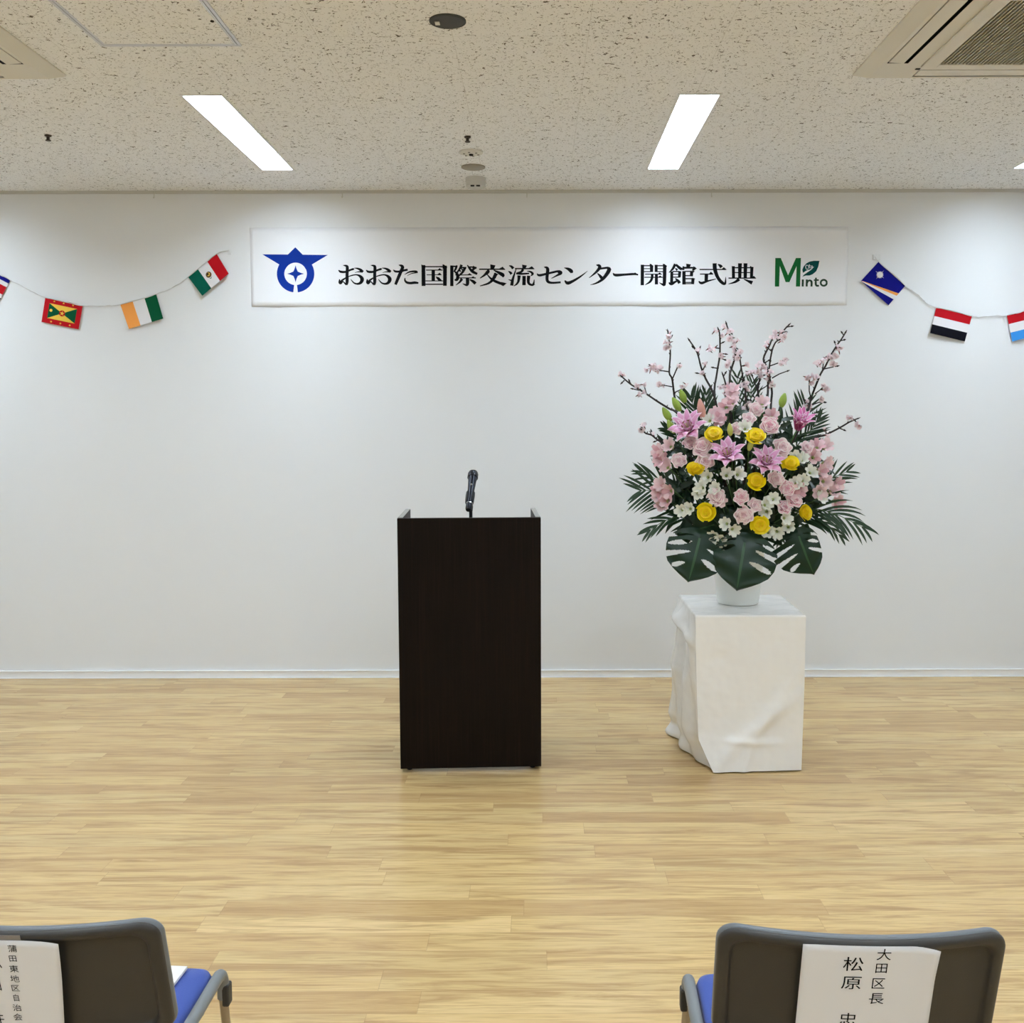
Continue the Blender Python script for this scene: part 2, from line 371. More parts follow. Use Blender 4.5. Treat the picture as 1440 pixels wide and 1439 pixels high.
def cassette(x0, x1, y0, y1, label):
    cx, cy = (x0 + x1) / 2, (y0 + y1) / 2; hw, hd = (x1 - x0) / 2, (y1 - y0) / 2
    r = empty('air_conditioner', (cx, cy, ZC)); tag(r, label, 'air conditioner', 'ceiling cassette air conditioners')
    Z = ZC - .030
    q = MB()
    def ring(i, z): return [Vector((cx - hw + i, cy - hd + i, z)), Vector((cx + hw - i, cy - hd + i, z)), Vector((cx + hw - i, cy + hd - i, z)), Vector((cx - hw + i, cy + hd - i, z))]
    q.grid([ring(0, ZC), ring(0, ZC - .006), ring(.045, Z), ring(.060, Z)], 0, True)
    # strips between the outlet slots (corner pieces) and the inner field
    i0, i1 = .060, .135
    for sx in (-1, 1):
        for sy in (-1, 1):
            a = cx + sx * (hw - i0); b = cx + sx * (hw - .20); c = cy + sy * (hd - i0); d = cy + sy * (hd - .20)
            q.poly([(a, c, Z), (b, c, Z), (b, d, Z), (a, d, Z)])
    for sx in (-1, 1):   # field between slots and grille
        a = cx + sx * (hw - i1); b = cx + sx * (hw - .20)
        q.poly([(a, cy - hd + .20, Z), (b, cy - hd + .20, Z), (b, cy + hd - .20, Z), (a, cy + hd - .20, Z)])
        c = cy + sx * (hd - i1); d = cy + sx * (hd - .20)
        q.poly([(cx - hw + .20, c, Z), (cx + hw - .20, c, Z), (cx + hw - .20, d, Z), (cx - hw + .20, d, Z)])
    q.build('panel', ACP, r, fix=False)
    q = MB(); q.box((cx - hw + .05, cy - hd + .05, ZC - .003), (cx + hw - .05, cy + hd - .05, ZC - .001)); q.build('outlet_cavity', DARK, r)
    # flaps in the four slots, slightly tilted, leaving a dark gap on the inner side
    for ax, s in ((0, -1), (0, 1), (1, -1), (1, 1)):
        q = MB(); H = (hw, hd)[ax]; L = (hd, hw)[ax] - .205
        gap = .017 if ax == 0 else .006
        p = []
        for (off, z) in ((.066, Z + .001), (i1 - gap, Z - (.002 if ax == 0 else 0)), (i1 - gap, Z + .006), (.066, Z + .009)):
            p.append((s * (H - off), z))
        rows = []
        for e in (-L, L):
            rows.append([Vector((cx + a, cy + e, z)) if ax == 0 else Vector((cx + e, cy + a, z)) for a, z in p])
        q.grid(rows, 0, True); n = len(q.v); q.face([0, 1, 2, 3]); q.face([4, 5, 6, 7]); q.build('flap', ACP, r)
    g = .215; q = MB(); fz = Z - .006
    for a, b in (((-hw + .19, -hd + .175), (-hw + .245, hd - .175)), ((hw - .245, -hd + .175), (hw - .19, hd - .175)), ((-hw + .245, -hd + .175), (hw - .245, -hd + .20)), ((-hw + .245, hd - .20), (hw - .245, hd - .175))):
        q.box((cx + a[0], cy + a[1], fz), (cx + b[0], cy + b[1], Z))
    q.build('grille_frame', ACP, r, bevel=.002)
    q = MB(); x = -hw + .252
    while x < hw - .248:
        q.box((cx + x, cy - hd + .20, fz + .001), (cx + x + .0052, cy + hd - .20, fz + .012)); x += .0128
    q.build('grille', mat('grey_beige_grille_plastic', (170, 165, 146), .6), r)  # slats in a greyer tone than the panel
    q = MB(); q.box((cx - hw + .245, cy - hd + .20, fz + .014), (cx + hw - .245, cy + hd - .20, fz + .016)); q.build('filter', mat('dark_slot_shade', (40, 36, 24), .9), r)  # plate behind the slats, coloured dark for the shade in the slots
    for sx in (-1, 1):
        q = MB(); q.box((cx + sx * (hw - .19) - .008, cy + hd - .150, Z - .002), (cx + sx * (hw - .19) + .008, cy + hd - .138, Z + .001)); q.build('latch', DARK, r)
ay1 = atz(1199, 104, ZC).y; ax0 = atz(1199, 104, ZC).x
cassette(ax0, ax0 + .95, ay1 - .95, ay1, 'cream ceiling air conditioner with ribbed grille, above the flowers')
bx1 = atz(88, 101, ZC).x
cassette(bx1 - .95, bx1, ay1 - .96, ay1 - .01, 'cream ceiling air conditioner cut off at the left, beside the hatch')

def disc(name, px, py, r_px, prof, M, label, cat, extra=None):
    p = atz(px, py, ZC); r = r_px / F * p.y
    e = empty(name, (p.x, p.y, ZC)); tag(e, label, cat)
    q = MB(); q.lathe([(a * r, ZC - z) for a, z in prof], 40, c=(p.x, p.y, 0)); smooth(q.build('body', M, e), 30)
    return e, p, r
e, p, r = disc('ceiling_speaker', 629.5, 29, 25, [(1, 0), (1, .004), (.93, .006), (.9, .004)], SPKG, 'round dark grey ceiling speaker with white tag', 'speaker')
k = atz(615, 30.5, ZC); q = MB(); q.box((k.x - .0075, k.y - .0135, ZC - .0062), (k.x + .0075, k.y + .0135, ZC - .0040)); q.build('tag', WPLAST, e)
e, p, r = disc('emergency_light', 662.5, 213.5, 16.5, [(1, 0), (.98, .006), (.8, .010), (.5, .012)], mat('pale_grey_plastic', (214, 212, 204), .5), 'round white ceiling fitting with small dark lens, under the sprinkler', 'ceiling fitting')
q = MB(); q.lathe([(.011, ZC - .0122), (.009, ZC - .018)], 20, c=(p.x, p.y, 0)); q.build('lens', DARK, e)
for a in range(6):
    q = MB(); q.box((p.x + .6 * r * math.cos(a * PI / 3 + .3) - .005, p.y + .6 * r * math.sin(a * PI / 3 + .3) - .004, ZC - .0135), (p.x + .6 * r * math.cos(a * PI / 3 + .3) + .005, p.y + .6 * r * math.sin(a * PI / 3 + .3) + .004, ZC - .0105)); q.build('vent', mat('mid_grey_plastic', (120, 116, 108), .6), e)
disc('ceiling_cover', 665.5, 234.5, 16.5, [(1, 0), (1, .005), (.93, .007)], GREY, 'flat round grey cover plate on the ceiling', 'cover plate')
e, p, r = disc('smoke_detector', 669, 250.5, 14, [(1, 0), (1, .020), (.97, .022), (.95, .045), (.55, .056), (.5, .057)], mat('beige_plastic', (208, 206, 200), .6), 'white smoke detector nearest the wall', 'smoke detector')
for sx in (-1, 1):
    q = MB(); q.box((p.x + sx * .015 - .010, p.y - .049, ZC - .052), (p.x + sx * .015 + .010, p.y - .035, ZC - .046)); q.build('vent', DARK, e)
def sprinkler(px, py, label):
    p = atz(px, py - 1, ZC); e = empty('sprinkler_head', (p.x, p.y, ZC)); tag(e, label, 'sprinkler', 'ceiling sprinkler heads')
    q = MB(); q.lathe([(.015, ZC), (.015, ZC - .005), (.012, ZC - .007)], 20, c=(p.x, p.y, 0)); q.build('plate', mat('bronze_metal', (70, 60, 52), .4, metal=.6), e)
    q = MB(); q.lathe([(.007, ZC - .008), (.007, ZC - .022)], 12, c=(p.x, p.y, 0)); q.build('stem', MATS['bronze_metal'], e)
    q = MB(); q.lathe([(.012, ZC - .022), (.013, ZC - .024), (.010, ZC - .026)], 20, c=(p.x, p.y, 0)); q.build('deflector', MATS['bronze_metal'], e)
sprinkler(657.5, 193, 'small bronze sprinkler head near the round white ceiling fitting')
sprinkler(67.5, 191, 'small bronze sprinkler head alone at far left of the ceiling')
for px, lb in ((218, 'tiny hook on the picture rail above the bunting at left'), (482, 'tiny hook on the picture rail above the first banner characters'), (741, 'tiny hook on the picture rail above the middle of the banner'), (1000, 'tiny hook on the picture rail above the last banner characters')):
    p = at(px, 269, YW); q = MB(); q.box((p.x - .004, YW - .018, ZC - .017), (p.x + .004, YW - .012, ZC - .003)); q.tube([(p.x, YW - .015, ZC - .017), (p.x, YW - .016, ZC - .040), (p.x, YW - .024, ZC - .044), (p.x, YW - .026, ZC - .036)], .0022, 6)
    tag(q.build('hook', RAILM), lb, 'hook', 'picture rail hooks')

# ------------------------------------------------------------------ banner with lettering
BY = YW - .0012
b00 = at(351, 320.5, BY); b11 = at(1190.5, 429.8, BY)
BX0, BX1, BZ1, BZ0 = b00.x, b11.x, at(770, 319.5, BY).z, at(770, 430.3, BY).z
def bdisp(x, z):
    v = (BZ1 - z) / (BZ1 - BZ0); u = (x - BX0) / (BX1 - BX0)
    en = min(1, u * 30, (1 - u) * 30, v * 5)
    d = .0007 + en * .6 * (.002 + .0015 * math.sin(u * 31 + 1) * math.sin(v * 3) + .002 * noise.noise(Vector((x * 2.3, z * 4, 0))))
    d += .008 * max(0, v - .72) / .28 * max(0, math.sin(u * 2 * PI * 4.6 + .4)) ** 2 * (.5 + .5 * math.sin(u * 13))
    return max(.001, d)
def bp(x, z, lift=0): return Vector((x, BY - bdisp(x, z) - lift, z))
q = MB(); nx, nz = 160, 16
q.grid([[bp(lerp(BX0, BX1, i / nx), lerp(BZ1, BZ0, j / nz)) for i in range(nx + 1)] for j in range(nz + 1)])
banner = q.build('banner', PAPER, None, True, fix=False)
so = banner.modifiers.new('thick', 'SOLIDIFY'); so.thickness = .0006; so.offset = 0
tag(banner, 'long white paper banner with black Japanese lettering taped on the wall', 'banner')

def stroke_outline(pts):
    """variable-width brush stroke: list of (x, y, w) -> quads rows"""
    L, R = [], []
    for i, (x, y, w_) in enumerate(pts):
        a = pts[max(i - 1, 0)]; b = pts[min(i + 1, len(pts) - 1)]
        dx, dy = b[0] - a[0], b[1] - a[1]; d = math.hypot(dx, dy) or 1
        nx_, ny_ = -dy / d, dx / d
        L.append((x + nx_ * w_ / 2, y + ny_ * w_ / 2)); R.append((x - nx_ * w_ / 2, y - ny_ * w_ / 2))
    return L, R
STEP = [0]
def put_stroke(q, pts, to_px, mi=0, sub=5, conv=None):
    conv = conv or (lambda X, Y, l: (lambda P: bp(P.x, P.z, l))(at(X, Y, BY)))
    pts = catmull(pts, sub) if len(pts) > 2 else pts
    L, R = stroke_outline(pts); STEP[0] += 1; lift = .0008 + .00002 * (STEP[0] % 13)
    q.grid([[conv(*to_px(*l), lift), conv(*to_px(*r), lift)] for l, r in zip(L, R)], mi)
def put_poly(q, pts, to_px, mi=0, conv=None):
    conv = conv or (lambda X, Y, l: (lambda P: bp(P.x, P.z, l))(at(X, Y, BY)))
    STEP[0] += 1; lift = .0008 + .00002 * (STEP[0] % 13)
    P2 = [Vector((*to_px(*p), 0)) for p in pts]
    def split(a, b, c, n):
        L = [(a - b).length, (b - c).length, (c - a).length]; m_ = max(L)
        if m_ < 5 or n == 0: q.poly([conv(p.x, p.y, lift) for p in (a, b, c)], mi); return
        if m_ == L[1]: a, b, c = b, c, a
        elif m_ == L[2]: a, b, c = c, a, b
        k = (a + b) / 2; split(a, k, c, n - 1); split(k, b, c, n - 1)
    for t in geometry.tessellate_polygon([P2]): split(P2[t[0]], P2[t[1]], P2[t[2]], 8)

A = lambda x, y: (470 + x / 12, 360 + y / 12)
B = lambda x, y: (585 + x / 12, 360 + y / 12)
C = lambda x, y: (700 + x / 12, 360 + y / 12)
D = lambda x, y: (815 + x / 11.077, 360 + y / 11.077)
E = lambda x, y: (935 + x / 10.286, 360 + y / 10.286)
O_ = [[(75, 240, 14), (110, 268, 38), (190, 270, 36), (270, 240, 32), (320, 224, 34), (336, 232, 20)],
      [(152, 160, 8), (200, 168, 36), (222, 195, 50), (218, 300, 52), (218, 440, 52), (206, 492, 32)],
      [(245, 350, 16), (190, 376, 24), (130, 418, 34), (88, 466, 26)],
      [(90, 392, 10), (94, 440, 46), (110, 462, 40), (150, 436, 20), (185, 468, 24), (206, 488, 30)],
      [(240, 352, 14), (300, 330, 20), (380, 320, 22), (440, 345, 45), (472, 395, 64), (450, 450, 50), (400, 472, 34), (340, 460, 24), (300, 420, 16), (280, 395, 8)],
      [(340, 205, 8), (400, 215, 30), (450, 240, 44), (488, 272, 40)], [(350, 285, 6), (400, 270, 14), (470, 268, 30)]]
GL = [('お', A, O_, []), ('お', lambda x, y: A(x + 467, y), O_, []),
 ('た', A, [[(1000, 235, 14), (1030, 262, 34), (1100, 265, 36), (1180, 245, 36), (1240, 234, 36)], [(1090, 155, 10), (1130, 165, 40), (1155, 195, 54), (1120, 280, 56), (1070, 400, 52), (1035, 485, 44)],
   [(1190, 315, 8), (1260, 275, 24), (1330, 262, 30), (1390, 265, 32), (1398, 290, 26)], [(1235, 335, 6), (1300, 300, 14), (1385, 283, 20)],
   [(1195, 372, 14), (1195, 415, 30), (1230, 450, 40), (1290, 460, 42), (1360, 452, 44), (1422, 458, 28)]], []),
 ('国', B, [[(125, 155, 62), (128, 508, 66)], [(490, 165, 64), (488, 505, 62)], [(160, 182, 20), (460, 182, 20)], [(160, 480, 20), (456, 480, 20)], [(170, 240, 16), (450, 240, 16)], [(180, 320, 13), (430, 320, 13)], [(160, 422, 15), (456, 422, 15)], [(292, 240, 58), (292, 424, 58)]],
   [[(448, 145), (470, 145), (530, 190), (515, 215), (450, 215)], [(365, 236), (400, 205), (447, 246)], [(355, 318), (400, 283), (436, 325)], [(332, 345), (390, 362), (452, 428), (380, 420), (348, 385)], [(90, 145), (160, 170), (160, 200), (94, 200)]]),
 ('際', B, [[(605, 165, 56), (605, 510, 56)], [(580, 172, 24), (690, 180, 26)], [(690, 160, 30), (672, 215, 36), (640, 270, 20)], [(645, 255, 14), (690, 300, 44), (706, 350, 54), (690, 400, 50), (650, 405, 22)],
   [(770, 150, 46), (740, 215, 34), (690, 290, 26), (668, 330, 12)], [(760, 196, 26), (850, 200, 26)], [(830, 195, 46), (790, 270, 40), (730, 330, 28), (690, 352, 12)], [(720, 225, 14), (755, 265, 30)], [(755, 205, 14), (790, 240, 26)],
   [(868, 155, 14), (900, 205, 34), (955, 265, 48), (1034, 305, 36)], [(880, 190, 24), (960, 190, 26), (1020, 205, 36)], [(1000, 190, 44), (960, 235, 36), (925, 262, 18)],
   [(760, 322, 15), (940, 320, 16)], [(730, 372, 17), (1010, 372, 17)], [(868, 375, 58), (870, 460, 58), (850, 492, 40), (785, 468, 6)], [(775, 385, 50), (740, 440, 32), (676, 492, 12)], [(905, 398, 18), (965, 432, 48), (1005, 470, 52)]],
   [[(870, 316), (905, 290), (945, 330)], [(930, 368), (965, 345), (1015, 380)], [(965, 165), (1032, 205), (1000, 225), (950, 210)]]),
 ('交', B, [[(1298, 152, 90), (1284, 220, 58)], [(1065, 226, 22), (1500, 226, 22)], [(1205, 235, 20), (1215, 265, 60), (1155, 325, 36), (1080, 378, 14)], [(1310, 240, 14), (1400, 285, 48), (1465, 325, 64), (1450, 350, 40)],
   [(1350, 295, 60), (1310, 380, 54), (1230, 460, 36), (1080, 508, 14)], [(1200, 310, 14), (1250, 370, 30), (1320, 420, 44), (1420, 462, 46), (1500, 480, 34)]],
   [[(1395, 220), (1462, 183), (1512, 236)], [(1440, 440), (1532, 462), (1472, 512), (1430, 490)], [(1335, 280), (1390, 315), (1370, 330), (1320, 320)]]),
 ('流', C, [[(190, 165, 12), (230, 180, 38), (262, 215, 50)], [(178, 260, 12), (212, 282, 38), (232, 310, 46)], [(312, 215, 12), (280, 310, 28), (250, 410, 46), (235, 502, 56)], [(178, 400, 8), (230, 415, 30)], [(452, 155, 84), (440, 215, 50)], [(290, 216, 22), (610, 216, 22)],
   [(425, 225, 46), (395, 270, 36), (310, 296, 24)], [(310, 298, 30), (400, 304, 32), (530, 296, 26)], [(490, 258, 8), (550, 268, 30), (588, 302, 40), (560, 338, 16)], [(360, 330, 58), (350, 420, 42), (320, 475, 30), (270, 510, 10)], [(445, 338, 58), (442, 495, 58)], [(522, 335, 58), (516, 440, 48), (545, 482, 38), (600, 484, 34), (615, 400, 12)]],
   [[(515, 210), (575, 175), (625, 225)], [(590, 455), (630, 485), (605, 500), (580, 495)]]),
 ('セ', C, [[(662, 300, 14), (705, 328, 42), (850, 296, 36), (1000, 262, 36), (1045, 262, 30)], [(1030, 245, 16), (1066, 285, 54), (1000, 330, 30), (905, 380, 10)], [(780, 190, 12), (825, 200, 44), (842, 240, 56), (830, 380, 52), (850, 436, 48), (920, 455, 36), (1062, 446, 34)]], [[(1020, 238), (1090, 285), (1060, 310), (1010, 290)]]),
 ('ン', C, [[(1120, 200, 8), (1190, 222, 48), (1238, 258, 64), (1248, 290, 40)], [(1130, 415, 20), (1175, 458, 56), (1260, 430, 46), (1400, 345, 28), (1516, 254, 5)]], []),
 ('タ', D, [[(260, 142, 12), (300, 152, 46), (312, 185, 50), (250, 260, 34), (150, 342, 8)], [(320, 200, 30), (420, 186, 32), (450, 185, 30)], [(440, 178, 14), (462, 210, 58), (420, 290, 56), (350, 370, 44), (260, 425, 26), (168, 452, 6)], [(275, 270, 8), (310, 302, 34), (345, 345, 52)]], [[(430, 170), (497, 212), (470, 240), (425, 205)]]),
 ('ー', D, [[(520, 268, 12), (560, 300, 44), (700, 293, 36), (850, 284, 34), (912, 296, 20)]], [[(820, 275), (868, 260), (918, 302)]]),
 ('開', D, [[(978, 138, 52), (976, 458, 52)], [(1000, 154, 18), (1110, 154, 18)], [(1120, 150, 52), (1120, 252, 48)], [(1000, 200, 13), (1110, 200, 13)], [(1000, 246, 15), (1110, 246, 15)], [(1326, 145, 56), (1320, 420, 52), (1300, 448, 36), (1240, 416, 6)], [(1192, 138, 46), (1192, 252, 46)], [(1190, 154, 18), (1310, 154, 18)], [(1200, 200, 13), (1310, 200, 13)], [(1200, 246, 15), (1310, 246, 15)], [(1020, 286, 15), (1280, 286, 15)], [(1008, 334, 15), (1295, 334, 15)], [(1130, 286, 40), (1128, 345, 40), (1095, 405, 34), (1020, 452, 8)], [(1196, 286, 46), (1196, 445, 50)]],
   [[(1090, 125), (1110, 125), (1150, 155), (1140, 175), (1095, 170)], [(1295, 125), (1320, 125), (1362, 158), (1350, 178), (1300, 170)], [(1215, 283), (1248, 257), (1285, 293)], [(1220, 330), (1255, 305), (1298, 341)]]),
 ('館', E, [[(150, 118, 40), (115, 185, 34), (58, 242, 8)], [(160, 125, 30), (200, 165, 40), (245, 195, 40)], [(100, 225, 42), (96, 392, 44)], [(215, 222, 44), (208, 310, 40)], [(110, 226, 18), (215, 226, 18)], [(110, 266, 14), (210, 266, 14)], [(110, 308, 16), (215, 308, 16)], [(150, 180, 16), (180, 205, 34)], [(55, 385, 14), (90, 405, 44), (150, 375, 30), (190, 355, 16)], [(150, 326, 14), (190, 362, 40), (212, 395, 46)],
   [(342, 118, 68), (335, 165, 50)], [(260, 172, 30), (440, 172, 24)], [(268, 150, 20), (262, 205, 38)], [(275, 220, 48), (275, 414, 48)], [(290, 225, 16), (390, 225, 16)], [(388, 218, 46), (382, 296, 44)], [(290, 286, 16), (385, 286, 16)], [(290, 330, 18), (410, 330, 16)], [(406, 322, 46), (400, 410, 42)], [(290, 384, 14), (400, 384, 14)], [(290, 402, 14), (400, 402, 14)]],
   [[(415, 150), (462, 182), (415, 215), (390, 205)], [(395, 205), (432, 225), (405, 245)], [(395, 315), (440, 335), (410, 350)]]),
 ('式', E, [[(500, 197, 17), (880, 197, 17)], [(718, 108, 60), (724, 200, 56), (760, 305, 48), (815, 378, 46), (868, 402, 34), (878, 305, 6)], [(765, 122, 12), (798, 142, 40), (818, 168, 48)], [(505, 264, 15), (695, 264, 16)], [(600, 265, 52), (596, 362, 50)], [(488, 366, 16), (528, 394, 38), (620, 364, 26), (738, 334, 10)]],
   [[(820, 193), (850, 163), (896, 203)], [(635, 260), (665, 228), (705, 268)], [(840, 375), (888, 400), (870, 418), (820, 410)]]),
 ('典', E, [[(988, 150, 44), (990, 320, 44)], [(1256, 160, 46), (1250, 320, 44)], [(1084, 108, 56), (1080, 322, 46)], [(1164, 108, 56), (1160, 322, 46)], [(975, 172, 17), (1260, 172, 17)], [(985, 242, 14), (1250, 242, 14)], [(918, 322, 17), (1310, 322, 17)], [(1072, 335, 50), (1015, 378, 32), (918, 408, 8)], [(1140, 338, 12), (1205, 366, 34), (1262, 392, 58)]],
   [[(1230, 145), (1285, 175), (1270, 190), (1230, 180)], [(1250, 318), (1285, 288), (1322, 328)], [(965, 145), (1012, 168), (1010, 185), (968, 185)]])]
for ch, T, strokes, polys in GL:
    q = MB()
    for s_ in strokes: put_stroke(q, s_, T)
    for p_ in polys: put_poly(q, p_, T)
    q.build('character', INK, banner, fix=False)
# blue emblem
T = lambda x, y: (340 + x / 4.8, 310 + y / 4.8)
q = MB()
put_poly(q, [(140, 230), (312, 231), (362, 182), (412, 232), (581, 234), (476, 297), (440, 330), (285, 330), (250, 296)], T)
def arc(cx, cy, r, a0, a1, n): return [(cx + r * math.cos(math.radians(lerp(a0, a1, i / n))), cy + r * math.sin(math.radians(lerp(a0, a1, i / n)))) for i in range(n + 1)]
for a0, a1 in ((97, 318), (222, 443)):
    lo = arc(364, 361, 76, a0, a1, 40); hi = arc(364, 361, 126, a0, a1, 40); STEP[0] += 1
    cv = lambda X, Y: (lambda P: bp(P.x, P.z, .0011))(at(X, Y, BY))
    q.grid([[cv(*T(*a)), cv(*T(*b))] for a, b in zip(lo, hi)])
for k in range(4):
    a = k * PI / 2; p = [(364 + 56 * math.cos(a - PI / 2 * 0), 361 + 56 * math.sin(a))]
    cpt = (364 + 24 * math.cos(a + PI / 4) * .9, 361 + 24 * math.sin(a + PI / 4) * .9); cp2 = (364 + 24 * math.cos(a - PI / 4) * .9, 361 + 24 * math.sin(a - PI / 4) * .9)
    put_poly(q, [(364, 361), cp2, (364 + 34 * math.cos(a) - 6 * math.cos(a + PI / 2), 361 + 34 * math.sin(a) - 6 * math.sin(a + PI / 2)), p[0], (364 + 34 * math.cos(a) + 6 * math.cos(a + PI / 2), 361 + 34 * math.sin(a) + 6 * math.sin(a + PI / 2)), cpt], T)
q.build('emblem', BLUE, banner, fix=False)['label'] = 'blue winged ring emblem with star'
q = MB(); put_poly(q, [(290, 335), (250, 300), (300, 270), (430, 270), (474, 300), (440, 335), (425, 315), (400, 297), (364, 288), (330, 297), (305, 315)], T)
# white disc keeps the ring's opening clear
d_ = MB(); d_.poly([(lambda P: bp(P.x, P.z, .0014))(at(*T(*p), BY)) for p in arc(364, 361, 75, 0, 354, 59)], 0)
d_.build('emblem_disc', PAPER, banner, fix=False)
q2 = MB()
for k in range(4):
    a = k * PI / 2; f = lambda r, b_: (364 + r * math.cos(a + b_), 361 + r * math.sin(a + b_))
    q2.poly([(lambda P: bp(P.x, P.z, .0018))(at(*T(*p), BY)) for p in [(364, 361), f(21, -PI / 4), f(36, -.17), f(57, 0), f(36, .17), f(21, PI / 4)]])
q2.build('emblem_star', BLUE, banner, fix=False)
# green logo
T = lambda x, y: (1080 + x / 16, 350 + y / 16)
q = MB()
for P_ in ([(162, 208), (280, 208), (262, 430), (248, 850), (152, 850)], [(628, 208), (738, 208), (720, 850), (625, 850), (640, 430)]): put_poly(q, P_, T)
for P_ in ([(200, 208), (285, 208), (452, 600), (475, 750), (395, 750)], [(628, 208), (722, 208), (480, 750), (395, 750), (440, 620)]): put_poly(q, P_, T)
q.build('letter', GREEN1, banner, fix=False)['label'] = 'large green letter M'
def letter(strokes):
    q = MB()
    for s_ in strokes: put_stroke(q, s_, T, sub=8)
    q.build('letter', GREEN3, banner, fix=False)
letter([[(782, 690, 44), (778, 850, 44)]])
letter([[(872, 690, 44), (868, 850, 44)], [(880, 770, 30), (905, 722, 36), (950, 715, 42), (978, 750, 46), (976, 850, 44)]])
letter([[(1078, 650, 36), (1072, 780, 44), (1090, 828, 44), (1145, 832, 38)], [(1030, 705, 34), (1140, 705, 34)]])
letter([[(1252 + 68 * math.cos(a), 766 + 66 * math.sin(a), 42) for a in [2 * PI * k / 16 for k in range(17)]]])
q = MB(); put_poly(q, [(770, 640), (800, 590), (870, 540), (960, 480), (1040, 400), (1156, 272), (1130, 400), (1080, 510), (1000, 575), (930, 602), (850, 602), (800, 618)], T)
put_poly(q, [(785, 540), (770, 470), (800, 400), (860, 330), (930, 290), (1030, 270), (1156, 272), (1040, 400), (950, 475), (860, 500)], T)
q.build('leaf_mark', GREEN2, banner, fix=False)['label'] = 'dark green leaf mark with small white script'
q = MB()
cvl = lambda X, Y, l: (lambda P: bp(P.x, P.z, .0016))(at(X, Y, BY))
for s_ in ([(785, 555, 10), (860, 500, 14), (950, 470, 12), (1000, 430, 8)], [(880, 365, 12), (850, 385, 14), (850, 440, 14), (880, 465, 12), (905, 440, 10), (905, 390, 10), (880, 370, 10)], [(925, 350, 14), (930, 420, 14), (945, 445, 10)], [(905, 390, 9), (960, 375, 9)], [(985, 385, 12), (962, 405, 12), (972, 435, 12), (995, 415, 10), (990, 380, 10), (1005, 425, 10), (1020, 400, 8)]):
    put_stroke(q, s_, T, conv=cvl)
q.build('leaf_script', PAPER, banner, fix=False)

# ------------------------------------------------------------------ flag bunting
FC = {'w': mat('flag_white', (236, 234, 236), .75, spec=.12), 'r': mat('flag_red', (186, 18, 30), .75, spec=.12), 'b': mat('flag_navy', (8, 12, 120), .75, spec=.12), 'g': mat('flag_green', (0, 82, 50), .75, spec=.12), 'y': mat('flag_yellow', (240, 200, 80), .75, spec=.12),
      'o': mat('flag_orange', (242, 160, 80), .75, spec=.12), 'k': mat('flag_black', (10, 10, 22), .75, spec=.12), 'l': mat('flag_sky_blue', (60, 145, 222), .75, spec=.12), 't': mat('flag_teal_green', (0, 92, 74), .75, spec=.12), 'n': mat('flag_brown', (110, 82, 48), .75, spec=.12)}
FK = list(FC); FM = [FC[k] for k in FK]
def flag(parent, corners, rects, marks, label, lift, seed):
    TL, TR, BR, BL = corners
    def P(u, v, l=0):
        x = lerp(lerp(TL[0], TR[0], u), lerp(BL[0], BR[0], u), v); y = lerp(lerp(TL[1], TR[1], u), lerp(BL[1], BR[1], u), v)
        d = .006 + lift(u, v) + (0 if marks else .003 * math.sin(u * 5 + seed) * v)
        p = at(x, y, YW - d - l); return p
    q = MB()
    for (u0, u1, v0, v1, c) in rects:
        nu = max(1, round((u1 - u0) * 8)); nv = max(1, round((v1 - v0) * 8))
        q.grid([[P(lerp(u0, u1, i / nu), lerp(v0, v1, j / nv)) for i in range(nu + 1)] for j in range(nv + 1)], FK.index(c))
    o = q.build('flag', FM, parent, fix=False); o['label'] = label
    so = o.modifiers.new('thick', 'SOLIDIFY'); so.thickness = .0005; so.offset = 0
    if marks:
        q = MB()
        for k, (pts, c) in enumerate(marks): q.poly([P(u, v, .0012 + .00012 * k) for u, v in pts], FK.index(c))
        q.build('emblem', FM, o, fix=False)
def star(cu, cv, r, n=5, asp=1.5, rot=0): return [(cu + (r if k % 2 == 0 else r * .42) * math.sin(rot + PI * k / n) / asp, cv - (r if k % 2 == 0 else r * .42) * math.cos(rot + PI * k / n)) for k in range(2 * n)]
def circ(cu, cv, r, n=20, asp=1.5): return [(cu + r * math.cos(2 * PI * k / n) / asp, cv + r * math.sin(2 * PI * k / n)) for k in range(n)]
def string(parent, pts):
    q = MB(); q.tube([at(x, y, YW - .008) for x, y in catmull(pts, 6)], .0022, 6)
    q.tube([at(x, y + .9 * math.sin(i * .55), YW - .011) for i, (x, y) in enumerate(catmull(pts, 12))], .0015, 5)
    q.build('string', mat('white_cord', (226, 226, 226), .7), parent, True)
def tape(parent, px, py, s):
    q = MB(); p = at(px, py, YW - .003); q.box((p.x - s, YW - .009, p.z - s * .7), (p.x + s, YW - .0005, p.z + s * .7), M=None); q.build('tape', mat('clear_tape', (232, 234, 236), .25), parent, bevel=.002)
tp = at(322, 356, YW)
gl = empty('flag_bunting', (tp.x, YW, tp.z)); tag(gl, 'string of small national flags hanging at left of the banner', 'bunting', 'flag buntings')
tape(gl, -95, 308, .012)
string(gl, [(-95, 308), (-65, 342), (-33, 368), (0, 386), (15, 394), (40, 407), (64, 418), (116, 429.5), (145, 430), (170, 428), (219.6, 413.5), (243, 404), (264.5, 389.5), (304.6, 357), (322, 352)])
tape(gl, 323, 356.5, .009)
h6 = 1 / 6
